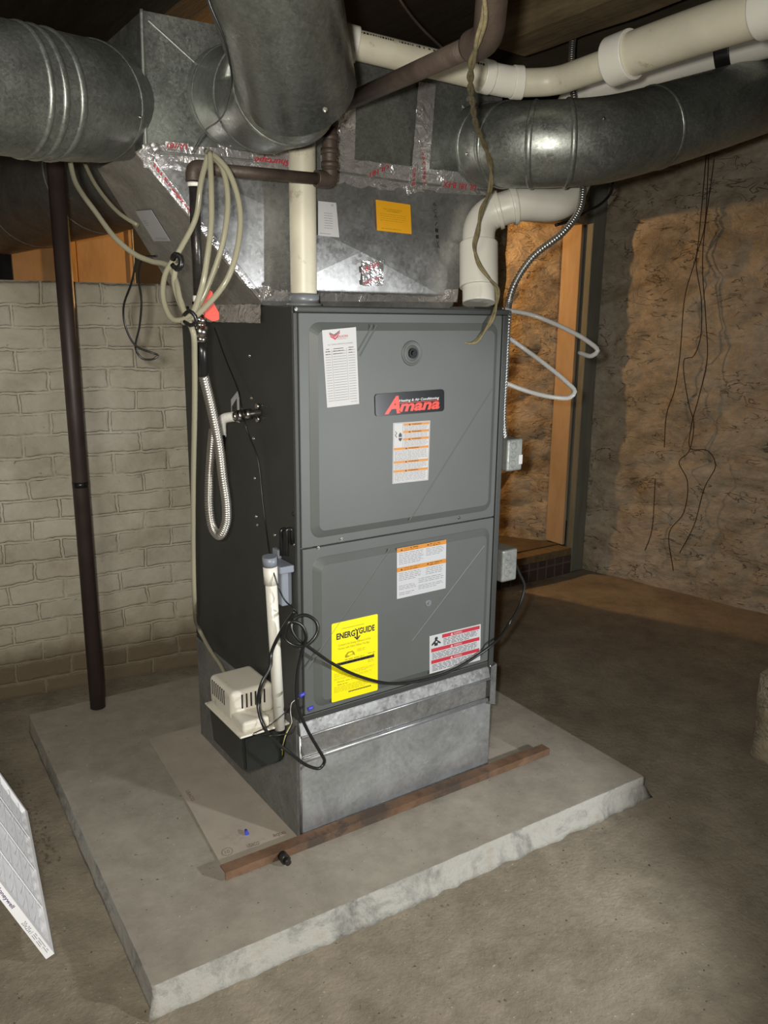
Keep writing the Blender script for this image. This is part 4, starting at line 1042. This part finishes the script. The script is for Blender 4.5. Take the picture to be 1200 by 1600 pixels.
seg((GL.x, 0, GL.z - 0.028), (GL.x, 0, GL.z - 0.036), 0.0135, 'teflon', gp, 'thread_tape')
seg((GL.x, 0, GL.z - 0.036), (GL.x, 0, VZ), 0.0108, 'iron_black', gp, label=None) if False else seg((GL.x, 0, GL.z - 0.036), (GL.x, 0, VZ), 0.0108, 'iron_black', gp)
seg((GL.x, 0, VZ), (GL.x, 0, VZ - 0.012), 0.0122, 'teflon', gp, 'thread_tape')
base_of(gp)
# shut-off valve with red handle
gx = GL.x
vz = VZ - 0.012
gv = thing('gas_valve', 'brass gas shut-off valve with a red handle behind the looped tubing', 'valve', (gx, 0, vz))
bm = bmesh.new(); disc_cyl(bm, (gx, 0, vz), (0, 0, -1), 0.014, 0.012, 6); disc_cyl(bm, (gx, 0, vz - 0.012), (0, 0, -1), 0.0115, 0.018, 16); disc_cyl(bm, (gx, 0, vz - 0.030), (0, 0, -1), 0.015, 0.014, 6)
disc_cyl(bm, (gx, 0, vz - 0.044), (0, 0, -1), 0.012, 0.006, 16); disc_cyl(bm, (gx, 0, vz - 0.050), (0, 0, -1), 0.0165, 0.02, 6); disc_cyl(bm, (gx, 0, vz - 0.070), (0, 0, -1), 0.013, 0.012, 16); disc_cyl(bm, (gx, 0, vz - 0.02), (0, -1, 0), 0.006, 0.022, 10)
bm_obj('valve_body', bm, M['chrome'], gv)
bm = bmesh.new()
hp = [(0.004, 0.012), (0.020, 0.012), (0.022, -0.010), (0.006, -0.016), (-0.006, -0.006)]
def lever(bm, pts, y0, y1, o):
    a = [bm.verts.new((o[0] + x, y0, o[1] + z)) for x, z in pts]; b_ = [bm.verts.new((o[0] + x, y1, o[1] + z)) for x, z in pts]
    bm.faces.new(a); bm.faces.new(b_[::-1])
    for i in range(len(a)): bm.faces.new((a[i], b_[i], b_[(i + 1) % len(a)], a[(i + 1) % len(a)]))
lever(bm, [(-0.004, 0.040), (0.010, 0.046), (0.022, 0.040), (0.020, 0.020), (0.026, 0.008), (0.034, 0.0), (0.034, -0.016), (0.020, -0.020), (0.004, -0.012), (-0.006, 0.008)], -0.024, -0.016, (gx, vz - 0.02))
bmesh.ops.bevel(bm, geom=list(bm.edges), offset=0.0015, segments=2, affect='EDGES')
bm_obj('handle', bm, M['red_handle'], gv, label='red handle'); base_of(gv)
# flexible connector
fx0 = Vector((gx, 0, vz - 0.082))
fc = thing('gas_connector', 'ribbed stainless flexible gas hose hanging in a long loop at the furnace side', 'hose', fx0)
tube('sleeve', [fx0, fx0 + Vector((0.002, 0.001, -0.02)), at(317, 588, t=1.73)], lambda i: (0.012, 0.0125, 0.0115)[i], M['rubber'], fc, 16)
fin = at(333, 672, x=-0.075)
cp = [at(318, 586, t=1.73), at(331, 640, t=1.78), at(342, 695, t=1.83), at(348, 745, t=1.87), at(354, 790, t=1.91), at(353, 818, t=1.94), at(343, 837, t=1.97), at(332, 824, t=2.0), at(327, 795, t=2.01), at(327, 750, t=2.02), at(330, 705, t=2.04), fin]
corrugated('hose', cp, 0.0098, M['steel_flex'], fc, 0.0062, 0.17, 14)
base_of(fc)
# gas inlet fittings: black cap, white sealed elbow, union, pipe into the cabinet
gi = thing('gas_inlet_fitting', 'sealant smeared gas elbow and union entering the dark furnace side', 'pipe fitting', at(410, 645, x=0))
inl = at(412, 643, x=0.0); elb = Vector((-0.085, inl.y, inl.z - 0.002))
ax = Vector((1, 0, 0))
p0_ = at(345, 654, t=2.03); pE = at(404, 645, x=-0.004); dI = (pE - p0_)
tube('white_elbow', resample(round_corners([p0_ + Vector((0.0, 0, -0.045)), p0_, p0_ + dI * 0.35], 0.03), 0.003), lambda i: 0.0125, M['teflon'], gi, 16)
tube('union', [p0_ + dI * 0.33, p0_ + dI * 0.46], 0.0115, M['chrome'], gi, 16); tube('union_nut', [p0_ + dI * 0.46, p0_ + dI * 0.60], 0.0145, M['chrome'], gi, 6); tube('union_nut', [p0_ + dI * 0.64, p0_ + dI * 0.82], 0.0135, M['chrome'], gi, 6)
tube('nipple', [p0_ + dI * 0.3, pE + dI * 0.1], 0.0085, M['iron_black'], gi, 14)
tube('cap', [p0_ + Vector((-0.004, 0, -0.04)), p0_ + Vector((-0.006, 0.0, -0.085))], lambda i: (0.015, 0.0135)[i], M['rubber'], gi, 14)
for dz in (0.016, -0.016): tube('flange_ear', [pE + Vector((0.002, 0.0, dz)), pE + Vector((-0.006, 0.0, dz))], 0.007, M['chrome'], gi, 10)
base_of(gi)

# ================================================================== VINYL TUBING
vt = thing('vinyl_tubing', 'loose bundle of yellowed vinyl tubing looped over the gas pipe elbow at left', 'tubing', at(330, 245, t=1.56))
T_ = lambda l: [at(u, v, t=t) for u, v, t in l]
main = [(110, 250, 1.72), (122, 290, 1.70), (150, 330, 1.68), (185, 375, 1.67), (222, 402, 1.66), (268, 425, 1.64), (300, 455, 1.62), (316, 470, 1.60)]
cord('tube', T_([(108, 246, 1.80), (118, 285, 1.78), (150, 332, 1.74), (182, 374, 1.70), (212, 398, 1.68), (236, 408, 1.66), (262, 415, 1.63), (275, 440, 1.60), (282, 470, 1.58), (296, 497, 1.57), (330, 470, 1.55), (358, 430, 1.54), (374, 370, 1.54), (374, 320, 1.54), (358, 270, 1.54), (338, 246, 1.55), (322, 236, 1.57)]), 0.0056, M['vinyl'], vt, 12)
cord('tube', T_([(328, 238, 1.55), (330, 290, 1.53), (330, 350, 1.53), (324, 400, 1.53), (315, 450, 1.54), (298, 492, 1.56), (272, 500, 1.58), (256, 470, 1.60), (258, 430, 1.61), (280, 392, 1.62), (306, 340, 1.62), (314, 285, 1.60), (326, 240, 1.57)]), 0.0056, M['vinyl'], vt, 12)
cord('tube', T_([(326, 238, 1.56), (346, 260, 1.55), (356, 310, 1.54), (350, 370, 1.54), (332, 430, 1.55), (306, 484, 1.56), (285, 505, 1.57)]), 0.0056, M['vinyl'], vt, 12)
cord('tube', T_([(275, 412, 1.60), (272, 440, 1.60), (280, 470, 1.59), (294, 500, 1.58), (302, 520, 1.58), (304, 560, 1.62), (304, 640, 1.70), (302, 760, 1.84), (302, 860, 1.96), (304, 940, 2.05)] ) + [at(312, 985, x=-0.030), at(328, 1015, x=-0.035), at(346, 1042, x=-0.045), at(352, 1056, x=-0.055)], 0.0058, M['vinyl'], vt, 12)
cord('tie', T_([(270, 405, 1.600), (274, 398, 1.590), (282, 402, 1.590), (283, 414, 1.59), (276, 420, 1.595), (270, 414, 1.60)]), 0.006, M['rubber'], vt, 8)
cord('tie', T_([(288, 492, 1.56), (296, 486, 1.55), (305, 494, 1.55), (306, 504, 1.555), (297, 508, 1.56), (288, 502, 1.565)]), 0.004, M['rubber'], vt, 8)
base_of(vt)
# second vinyl tube behind the plenum corner
o = cord('vinyl_tube', T_([(128, 246, 2.0), (150, 290, 1.98), (185, 332, 1.96), (215, 352, 1.95)]), 0.005, M['vinyl'], None, 10)
o['label'] = 'thin vinyl tube curling behind the sloping sheet metal face'; o['category'] = 'tube'
# milky tube loops on the right
cl = cord('clear_tube', [at(788, 484, x=0.655)] + T_([(830, 492, 2.22), (880, 512, 2.20), (918, 533, 2.18), (934, 548, 2.17), (925, 556, 2.18), (905, 551, 2.22)]), 0.0063, M['vinyl_clear'], None, 12)
cl['label'] = 'milky tube curling out beside the furnace, the upper open hook'; cl['category'] = 'tube'
cl = cord('clear_tube', [at(786, 522, x=0.656)] + T_([(812, 540, 2.24), (850, 568, 2.22), (884, 596, 2.20), (898, 612, 2.19), (890, 621, 2.19), (860, 620, 2.20), (820, 610, 2.22)]) + [at(786, 597, x=0.656)], 0.0063, M['vinyl_clear'], None, 12)
cl['label'] = 'milky tube making a closed loop beside the furnace, below the open hook'; cl['category'] = 'tube'

# ================================================================== CONDENSATE PUMP
px0, px1, py0, py1, pz0, pz1 = -0.132, -0.004, 0.050, 0.262, 0.208, 0.316
pp = thing('condensate_pump', 'condensate pump with cream lid and black tank on the left furnace side', 'pump', (-0.07, 0.15, pz0))
bm = bmesh.new()
def taper_box(bm, lo, hi, inset, bev, seg=3):
    r = bmesh.ops.create_cube(bm, size=1)
    for v in r['verts']:
        low = v.co.z < 0; c = [lo[i] + (v.co[i] + 0.5) * (hi[i] - lo[i]) for i in range(3)]
        if low: c[0] += inset if v.co.x < 0 else -inset; c[1] += inset if v.co.y < 0 else -inset
        v.co = Vector(c)
    es = list({e for v in r['verts'] for e in v.link_edges}); bmesh.ops.bevel(bm, geom=es, offset=bev, segments=seg, affect='EDGES')
taper_box(bm, (px0, py0, pz0), (px1, py1, pz1), 0.006, 0.008); bm_obj('tank', bm, M['black_plastic'], pp, label='glossy black tank')
for y in ():
    box('rib', (px0 - 0.003, y, pz0 + 0.03), (px0 + 0.006, y + 0.006, pz0 + 0.07), M['black_plastic'], pp, 0.002)
bm = bmesh.new(); box_bm(bm, (px0 - 0.008, py0 - 0.008, pz1), (px1 + 0.002, py1 + 0.006, pz1 + 0.006), 0.0028, 2)
box_bm(bm, (px0 + 0.006, py0 + 0.004, pz1 + 0.005), (px1 - 0.048, py1 - 0.006, pz1 + 0.034), 0.007, 3)
lid = bm_obj('lid', bm, M['pump_beige'], pp, label='cream plastic lid')
bm = bmesh.new(); box_bm(bm, (px0 + 0.004, 0.118, pz1 + 0.008), (px1 - 0.002, py1 - 0.002, pz1 + 0.088), 0.013, 4)
mc = bm_obj('motor_cover', bm, M['pump_beige'], pp, label='cream vented motor cover')
for i in range(6):
    x = px0 + 0.032 + i * 0.0125
    box('vent', (x, 0.1172, pz1 + 0.040), (x + 0.0045, 0.120, pz1 + 0.078), M['dark_slot'], mc, 0.0)
for i in range(7):
    y = 0.16 + i * 0.0125
    box('vent', (px0 + 0.0032, y, pz1 + 0.040), (px0 + 0.006, y + 0.004, pz1 + 0.080), M['dark_slot'], mc, 0.0)
bm = bmesh.new(); disc_cyl(bm, (-0.028, 0.075, pz1 + 0.005), (0, 0, 1), 0.024, 0.006, 24); bm_obj('inlet_rim', bm, M['pump_beige'], pp)
base_of(pp)
# PVC drain pipe from the trap into the pump
dp = thing('drain_pipe', 'slim white plastic drain pipe leaning between the grey trap and the pump', 'pipe', at(437, 1135, x=-0.034))
da, db = at(437, 1138, x=-0.030), at(422, 884, x=-0.059)
tube('pipe', [da, db], 0.0142, M['pvc'], dp, 20)
dd = (db - da).normalized()
tube('coupling', [db - dd * 0.046, db], 0.0172, M['pvc'], dp, 20); tube('cap', [db, db + dd * 0.024], 0.0176, M['trap'], dp, 20, label='grey blue cap')
base_of(dp)

# ================================================================== BLACK CORD and wires
YC = -0.045
cb = thing('power_cord', 'long black cord swagging across the lower door and looping down over the pump', 'cord', at(600, 1068, y=-0.03))
Y = lambda u, v, y: at(u, v, y=y)
cpth = [(0.722, 0.005, 0.648), at(812, 897, x=0.745), at(819, 915, x=0.76), at(812, 945, x=0.745), at(795, 975, x=0.72), at(775, 1002, y=-0.03), Y(740, 1028, -0.032), Y(700, 1050, -0.034), Y(655, 1064, -0.036), Y(610, 1068, -0.038), Y(565, 1058, -0.042), Y(525, 1040, -0.046), Y(478, 1008, -0.05), Y(464, 998, -0.05),
        Y(455, 982, -0.045), Y(459, 968, -0.04), Y(477, 961, -0.045), Y(494, 972, -0.055), Y(495, 990, -0.06), Y(478, 1008, -0.058), Y(458, 1008, -0.05), Y(444, 996, -0.045), Y(452, 972, -0.05), Y(470, 976, -0.055), Y(478, 995, -0.06), Y(470, 1022, -0.055), Y(463, 1060, -0.05),
        Y(464, 1100, -0.05), Y(480, 1140, -0.05), Y(500, 1175, -0.05), Y(507, 1190, -0.05), Y(500, 1200, -0.05), Y(480, 1196, -0.05), Y(455, 1178, -0.05), Y(432, 1160, -0.045), at(412, 1135, x=-0.12), at(403, 1100, x=-0.12), at(408, 1070, x=-0.11), at(422, 1040, x=-0.08), at(424, 1020, x=-0.07), at(440, 985, x=-0.05), at(460, 955, x=-0.03)]
cord('cable', cpth, 0.0042, M['rubber'], cb, 10, 0.006)
base_of(cb)
w1 = cord('thermostat_wire', [at(335, 512, x=-0.012), at(352, 560, x=-0.014), at(372, 610, x=-0.018), at(377, 635, x=-0.03), at(385, 670, x=-0.02), at(402, 715, x=-0.012), at(410, 780, x=-0.012), at(416, 830, x=-0.02), at(424, 880, x=-0.055), at(434, 915, x=-0.055), at(445, 938, x=-0.04), at(461, 953, x=-0.03), at(464, 958, x=-0.02)], 0.0018, M['rubber'], None, 6)
w1['label'] = 'thin dark wire trailing down the dark furnace side to the cord loops'; w1['category'] = 'wire'
for i, (pts, r, mt, lb) in enumerate((
        ([at(396, 1146, x=-0.13), at(420, 1134, x=-0.10), at(440, 1118, x=-0.07), at(455, 1105, x=-0.02)], 0.0013, 'rubber', 'short black wire lying across the pump lid'),
        ([at(466, 1091, y=-0.03), at(456, 1098, y=-0.03), at(454, 1115, y=-0.035), at(456, 1128, y=-0.035), at(446, 1150, y=-0.035), at(440, 1172, y=-0.04)], 0.0010, 'hose_grey', 'thin pale wire drooping in front of the black tank'),
        ([at(456, 1130, y=-0.035), at(447, 1145, y=-0.04), at(442, 1165, y=-0.04), at(441, 1180, y=-0.04)], 0.0008, 'ink_yel', 'thin yellow wire end hanging before the black tank'),
        ([at(395, 1148, x=-0.14), at(420, 1150, x=-0.12), at(450, 1146, x=-0.07), at(462, 1135, x=-0.02)], 0.0013, 'rubber', 'black wire curving along the front rim of the pump'))):
    o = cord('loose_wire', pts, r, M[mt], None, 6); o['label'] = lb; o['category'] = 'wire'
for (u, v, lb) in ((468, 1088, 'upper blue wire nut at the lower left corner of the door'), (481, 1109, 'lower blue wire nut beside the bright metal rail')):
    c = at(u, v, y=-0.03); bm = bmesh.new(); disc_cyl(bm, c, (0.9, -0.1, 0.35), 0.0055, 0.016, 12, 0.0035)
    o = bm_obj('wire_nut', bm, M['blue_plastic']); o['label'] = lb; o['category'] = 'wire nut'
c = at(386, 1303, z=0.008); bm = bmesh.new(); disc_cyl(bm, c, (0.2, 0.9, 0.1), 0.0055, 0.016, 12, 0.0035)
o = bm_obj('wire_nut', bm, M['blue_plastic']); o['label'] = 'blue wire nut lying on the cardboard in front of the furnace corner'; o['category'] = 'wire nut'

# black cable hanging in front of the brick wall
o = cord('hanging_cable', T_([(214, 400, 1.70), (206, 440, 1.74), (193, 480, 1.78), (196, 510, 1.80), (212, 540, 1.82), (240, 552, 1.84), (247, 555, 1.84), (240, 561, 1.84), (222, 560, 1.84), (212, 545, 1.83), (218, 510, 1.80), (221, 470, 1.77), (216, 430, 1.74), (222, 405, 1.71), (245, 400, 1.66)]), 0.0024, M['rubber'], None, 8)
o['label'] = 'black cable hanging in a narrow loop before the white brick wall'; o['category'] = 'cable'
o = cord('hanging_wire', T_([(322, -30, 1.14), (326, 0, 1.15), (350, 60, 1.18), (362, 115, 1.22), (358, 155, 1.30), (345, 185, 1.40), (318, 207, 1.54), (300, 238, 1.64)]), 0.0016, M['rubber'], None, 6)
o['label'] = 'thin dark wire hanging over the round duct elbow, top left'; o['category'] = 'wire'
o = cord('ceiling_wire', T_([(610, -30, 2.1), (625, 0, 2.12), (655, 40, 2.18), (692, 76, 2.26)]), 0.004, M['iron'], None, 8)
o['label'] = 'brown wire slanting down from the joists behind the iron pipe'; o['category'] = 'wire'
o = cord('black_cable', T_([(958, 284, 2.5), (955, 300, 2.5), (940, 318, 2.48), (915, 332, 2.45), (890, 345, 2.42), (868, 352, 2.4)]), 0.0045, M['rubber'], None, 8)
o['label'] = 'black cable curving below the right duct behind the flexible conduit'; o['category'] = 'cable'

# twine from the ceiling
tw = T_([(757, -40, 1.12), (757, 0, 1.15), (756, 30, 1.17), (748, 60, 1.20), (738, 95, 1.26), (735, 130, 1.38), (738, 160, 1.5), (744, 195, 1.66), (760, 235, 1.82), (767, 265, 1.9), (766, 295, 1.94), (752, 330, 2.02), (745, 365, 2.06), (741, 385, 2.08), (748, 412, 2.09), (765, 436, 2.1), (777, 452, 2.12), (775, 478, 2.12), (768, 500, 2.12), (755, 520, 2.11), (740, 536, 2.10), (722, 534, 2.09), (709, 526, 2.08)])
twp = resample(spline(tw, 0.004), 0.004); bm = bmesh.new()
for ph in (0, PI):
    q = []
    for i, p_ in enumerate(twp):
        a = i * 0.16 + ph; q.append(p_ + (RT * math.cos(a) + UP * math.sin(a) * 0.3 + FW * math.sin(a)) * 0.0030)
    sweep(bm, q, 0.0034, 8)
o = bm_obj('twine', bm, M['twine']); o['label'] = 'frayed olive twine dangling from the ceiling over the upper furnace door'; o['category'] = 'twine'

# ================================================================== POLE
fo = at(153, 1105, z=0.0)
po = thing('steel_pole', 'dark brown round steel pole standing on the pad before the white brick wall', 'pole', (fo.x, fo.y, 0))
bm = bmesh.new(); disc_cyl(bm, (fo.x, fo.y, 0.001), (0, 0, 1), 0.0255, 2.13, 28); bm_obj('shaft', bm, M['pole'], po)
zz = at(133, 760, y=fo.y).z; bm = bmesh.new(); disc_cyl(bm, (fo.x, fo.y, zz), (0, 0, 1), 0.0262, 0.018, 28); bm_obj('band', bm, M['rubber'], po)
base_of(po)

# ================================================================== CARDBOARD, ANGLE IRON, FILTER, DEBRIS
def sheet(name, cs, z, th, mat, label, cat):
    V = [at(u, v, z=z) for u, v in cs]; n = len(V)
    return V
cV = [S(-0.235, -0.003), S(0.80, -0.003), S(0.83, 0.10), S(0.80, 0.80), S(-0.17, 0.80)]
cV = [Vector((-0.215, -0.010, 0)), Vector((0.80, 0.018, 0)), Vector((0.79, 0.13, 0)), Vector((0.76, 0.70, 0)), Vector((-0.155, 0.735, 0)), Vector((-0.185, 0.30, 0))]
bm = bmesh.new(); a = [bm.verts.new(v + Vector((0, 0, 0.0008))) for v in cV]; b_ = [bm.verts.new(v + Vector((0, 0, 0.0035))) for v in cV]
bm.faces.new(a[::-1]); bm.faces.new(b_)
for i in range(len(a)): bm.faces.new((a[i], a[(i + 1) % len(a)], b_[(i + 1) % len(a)], b_[i]))
cb_ = bm_obj('cardboard_sheet', bm, M['card']); cb_['label'] = 'dusty flattened cardboard sheet lying under the metal box on the pad'; cb_['category'] = 'cardboard'
def floor_print(cs, body, key='ink_grey', flip=False):
    s = Sticker('print', [at(u, v, z=0.0036) for u, v in cs], (0, 0, 1), M['card'], cb_, thick=0.0001)
    s.text(key, body, .05, .1, .95, .9, 0.02, 0, flip); s.done({key: 'lettering'})
M['ink_brown'] = plain('faded_brown_ink', (0.19, 0.135, 0.11), 0.8, 0, 0.1)
floor_print([(384, 1319), (405, 1313), (407, 1320), (386, 1326)], 'USACO', 'ink_brown'); floor_print([(424, 1304), (446, 1297), (450, 1304), (428, 1311)], 'aqua', 'ink_brown')
floor_print([(295, 1233), (306, 1250), (300, 1254), (288, 1236)], 'USACO', 'ink_brown')
s = Sticker('print', [at(u, v, z=0.0036) for u, v in ((344, 1328), (362, 1322), (366, 1334), (348, 1340))], (0, 0, 1), M['card'], cb_, thick=0.0001)
for k in range(24):
    a0, a1 = 2 * PI * k / 24, 2 * PI * (k + 1) / 24
    s.poly('ink_brown', [(.5 + .48 * math.cos(a0), .5 + .48 * math.sin(a0)), (.5 + .48 * math.cos(a1), .5 + .48 * math.sin(a1)), (.5 + .42 * math.cos(a1), .5 + .42 * math.sin(a1)), (.5 + .42 * math.cos(a0), .5 + .42 * math.sin(a0))])
s.text('ink_brown', '10', .3, .3, .7, .7); s.done({'ink_brown': 'lettering'})

# rusty angle iron: pixel ends on the cardboard and pad
ai = thing('angle_iron', 'long rusty angle iron lying along the front foot of the metal box', 'angle iron', at(350, 1376, z=0.0))
A0, A1 = at(353, 1378, z=0.0005), at(858, 1181, z=0.0005); dr = (A1 - A0).normalized(); nb = Vector((-dr.y, dr.x, 0))
Hh, Th, Dp = 0.022, 0.004, 0.034
bm = bmesh.new(); n = 60; rings = []
prof = [(0, 0), (Th, 0), (Th, Hh - Th), (Dp, Hh - Th), (Dp, Hh), (0, Hh)]
for i in range(n + 1):
    c = A0.lerp(A1, i / n); r_ = []
    for (d, h) in prof:
        dpt = d
        e = noise.noise(Vector((i * 0.5, d * 30, h * 30))) * 0.0008
        # the horizontal leg stops where the metal box stands
        if d > Th: dpt = min(d, max(0.006, (-0.004 - c.y) / max(nb.y, 0.1))) if (0.0 < c.x < W2 + 0.005) else d
        r_.append(bm.verts.new(c + nb * dpt + Vector((0, 0, h + e + 0.0032))))
    rings.append(r_)
for i in range(n):
    for k in range(6): bm.faces.new((rings[i][k], rings[i][(k + 1) % 6], rings[i + 1][(k + 1) % 6], rings[i + 1][k]))
bm.faces.new(rings[0]); bm.faces.new(rings[-1][::-1]); bm_obj('angle_bar', bm, M['rust'], ai)
bc = at(446, 1343, z=0.014); bm = bmesh.new()
disc_cyl(bm, bc + nb * 0.02, -nb, 0.0125, 0.024, 14); disc_cyl(bm, bc - nb * 0.004, -nb, 0.008, 0.012, 12)
bm_obj('bolt', bm, M['iron_black'], ai, label='dark bolt stub'); base_of(ai)

# air filter leaning at the lower left
def filt():
    FC = at(85, 1490, z=FL + 0.022); Cc = at(43, 1268, z=FL + 0.022)   # the edge lying on the floor
    ey = Cc - FC; ey_l = ey.length; ey.normalize()
    dq = at(0, 1378, t=1.0) - CAM; Q = CAM + dq * ((FC - CAM).dot(ey) / dq.dot(ey))
    ex = (Q - FC).normalized(); ex_l = 0.6
    nn = ex.cross(ey).normalized()
    if nn.dot(CAM - FC) < 0: nn = -nn
    t = thing('air_filter', 'white pleated air filter leaning at the lower left picture edge', 'air filter', FC)
    Wf, Hf, Tf, b_ = 0.60, ey_l, 0.019, 0.016
    P_ = lambda x, y, z=0.0: FC + ex * x + ey * y + nn * (z - Tf)
    def slab(name, x0, x1, y0, y1, z0, z1, mat, par, **k):
        return hexa(name, [P_(x0, y0, z0), P_(x1, y0, z0), P_(x1, y1, z0), P_(x0, y1, z0)], [P_(x0, y0, z1), P_(x1, y0, z1), P_(x1, y1, z1), P_(x0, y1, z1)], mat, par, **k)
    bm = bmesh.new()
    def hb(x0, x1, y0, y1, z0, z1):
        vs = [bm.verts.new(P_(*q)) for q in ((x0, y0, z0), (x1, y0, z0), (x1, y1, z0), (x0, y1, z0), (x0, y0, z1), (x1, y0, z1), (x1, y1, z1), (x0, y1, z1))]
        bm.faces.new(vs[0:4]); bm.faces.new(vs[4:8][::-1])
        for i in range(4): bm.faces.new((vs[i], vs[(i + 1) % 4], vs[4 + (i + 1) % 4], vs[4 + i]))
    hb(0, Wf, 0, b_, 0, Tf); hb(0, Wf, Hf - b_, Hf, 0, Tf); hb(0, b_, b_, Hf - b_, 0, Tf); hb(Wf - b_, Wf, b_, Hf - b_, 0, Tf)
    fr = bm_obj('frame', bm, M['filter_frame'], t)
    # pleats: zig-zag media running along x
    bm = bmesh.new(); K = 22; prev = None
    for k in range(K + 1):
        y = b_ + (Hf - 2 * b_) * k / K; z = Tf * (0.70 if k % 2 else 0.30)
        row = [bm.verts.new(P_(b_, y, z)), bm.verts.new(P_(Wf - b_, y, z))]
        if prev: bm.faces.new((prev[0], prev[1], row[1], row[0]))
        prev = row
    bm_obj('pleated_media', bm, M['media'], t)
    # cardboard grid on the face: cross bars both ways
    bm = bmesh.new()
    for k in range(1, 4): y = Hf * k / 4; hb(b_, Wf - b_, y - 0.005, y + 0.005, Tf * 0.86, Tf * 0.92)
    for k in range(1, 12): x = Wf * k / 12; hb(x - 0.001, x + 0.001, b_, Hf - b_, Tf * 0.80, Tf * 0.85)
    bm_obj('face_grid', bm, M['filter_frame'], t)
    # lettering on the edge strip (the side with y = 0, seen from in front)
    e0_ = P_(0.0, 0, 0.0); s = Sticker('edge_strip', [P_(0.30, -0.0003, Tf), P_(0.004, -0.0003, Tf), P_(0.004, -0.0003, 0), P_(0.30, -0.0003, 0)], -ey, M['filter_frame'], t, thick=0.0004)
    s.text('ink_purple', 'Honeywell', .24, .25, .47, .80, 0.02); s.text('ink_grey', '20x25x1', .62, .3, .74, .8); s.lines('ink_grey', .76, .2, .97, .8, 3, .3)
    s.done({'ink_purple': 'lettering', 'ink_grey': 'small_print'})
    base_of(t)
filt()

# dark roots hanging down the stone wall
def rw(u, v, d=0.03):
    # right wall plane
    p0 = Vector((2.60, 1.42, 0)); p1 = Vector((3.18, -1.6, 0)); n = Vector((p1.y - p0.y, -(p1.x - p0.x), 0)).normalized()
    if n.dot(CAM - p0) < 0: n = -n
    dd = at(u, v, t=1.0) - CAM; return CAM + dd * ((p0 - CAM).dot(n) / dd.dot(n)) + n * d
for pts, lb in (
        ([(1108, 240), (1100, 330), (1092, 400), (1075, 460), (1066, 560), (1058, 610), (1046, 645), (1042, 698)], 'dry root on the stone wall, leftmost strand of the tangle'),
        ([(1112, 240), (1104, 360), (1092, 405), (1100, 470), (1098, 530), (1086, 558), (1074, 560), (1080, 630), (1088, 660), (1080, 705), (1065, 720), (1078, 750), (1072, 800), (1050, 830), (1056, 890)], 'dry root on the stone wall, middle strand with the sharp kink'),
        ([(1120, 250), (1102, 400), (1107, 500), (1109, 560), (1096, 620), (1084, 665), (1083, 700), (1110, 703), (1122, 725), (1105, 760), (1088, 820), (1066, 862)], 'dry root on the stone wall, rightmost strand ending in a wide bow'),
        ([(1028, 748), (1022, 830), (1012, 858)], 'short dry root low on the stone wall, apart from the others')):
    o = cord('dry_root', [rw(u, v) for u, v in pts], 0.0022, M['root'], None, 6, 0.02); o['label'] = lb; o['category'] = 'root'; o['group'] = 'roots on the stone wall'

# grit and small rubble
bm = bmesh.new()
def grit(c, r):
    m_ = Matrix.Translation(c) @ Matrix.Rotation(random.random() * 6, 4, 'Z') @ Matrix.Diagonal((r, r * (0.5 + random.random() * 0.5), r * 0.5, 1))
    bmesh.ops.create_icosphere(bm, subdivisions=1, radius=1, matrix=m_)
for i in range(150):
    f = random.random(); x = -0.012 - abs(random.gauss(0, 0.012)); y = 0.02 + f * 0.62; grit(Vector((x, y, 0.0045)), 0.0008 + random.random() * 0.0016)
for i in range(150): grit(S(-0.44 + random.random() * 1.4, -0.24 + random.random() * 1.3, 0.0008), 0.0008 + random.random() * 0.002)
o = bm_obj('grit', bm, M['card']); o['kind'] = 'stuff'; o['label'] = 'pale grit scattered over the pad and cardboard'; o['category'] = 'grit'
bm = bmesh.new()
for i in range(420):
    c = at(60 + random.gauss(0, 35), 1270 + random.gauss(0, 50), z=FL); 
    if c.x < -0.52: grit(Vector((c.x, c.y, FL + 0.006)), 0.001 + random.random() * 0.004)
for i in range(260):
    x, y = -1.2 + random.random() * 3.4, -1.1 + random.random() * 2.3
    if not (-0.52 < x < 1.06 and -0.33 < y < 1.14): grit(Vector((x, y, FL + 0.004)), 0.001 + random.random() * 0.003)
o = bm_obj('rubble', bm, M['dirt']); o['kind'] = 'stuff'; o['label'] = 'small crumbs of rubble on the dusty floor'; o['category'] = 'rubble'
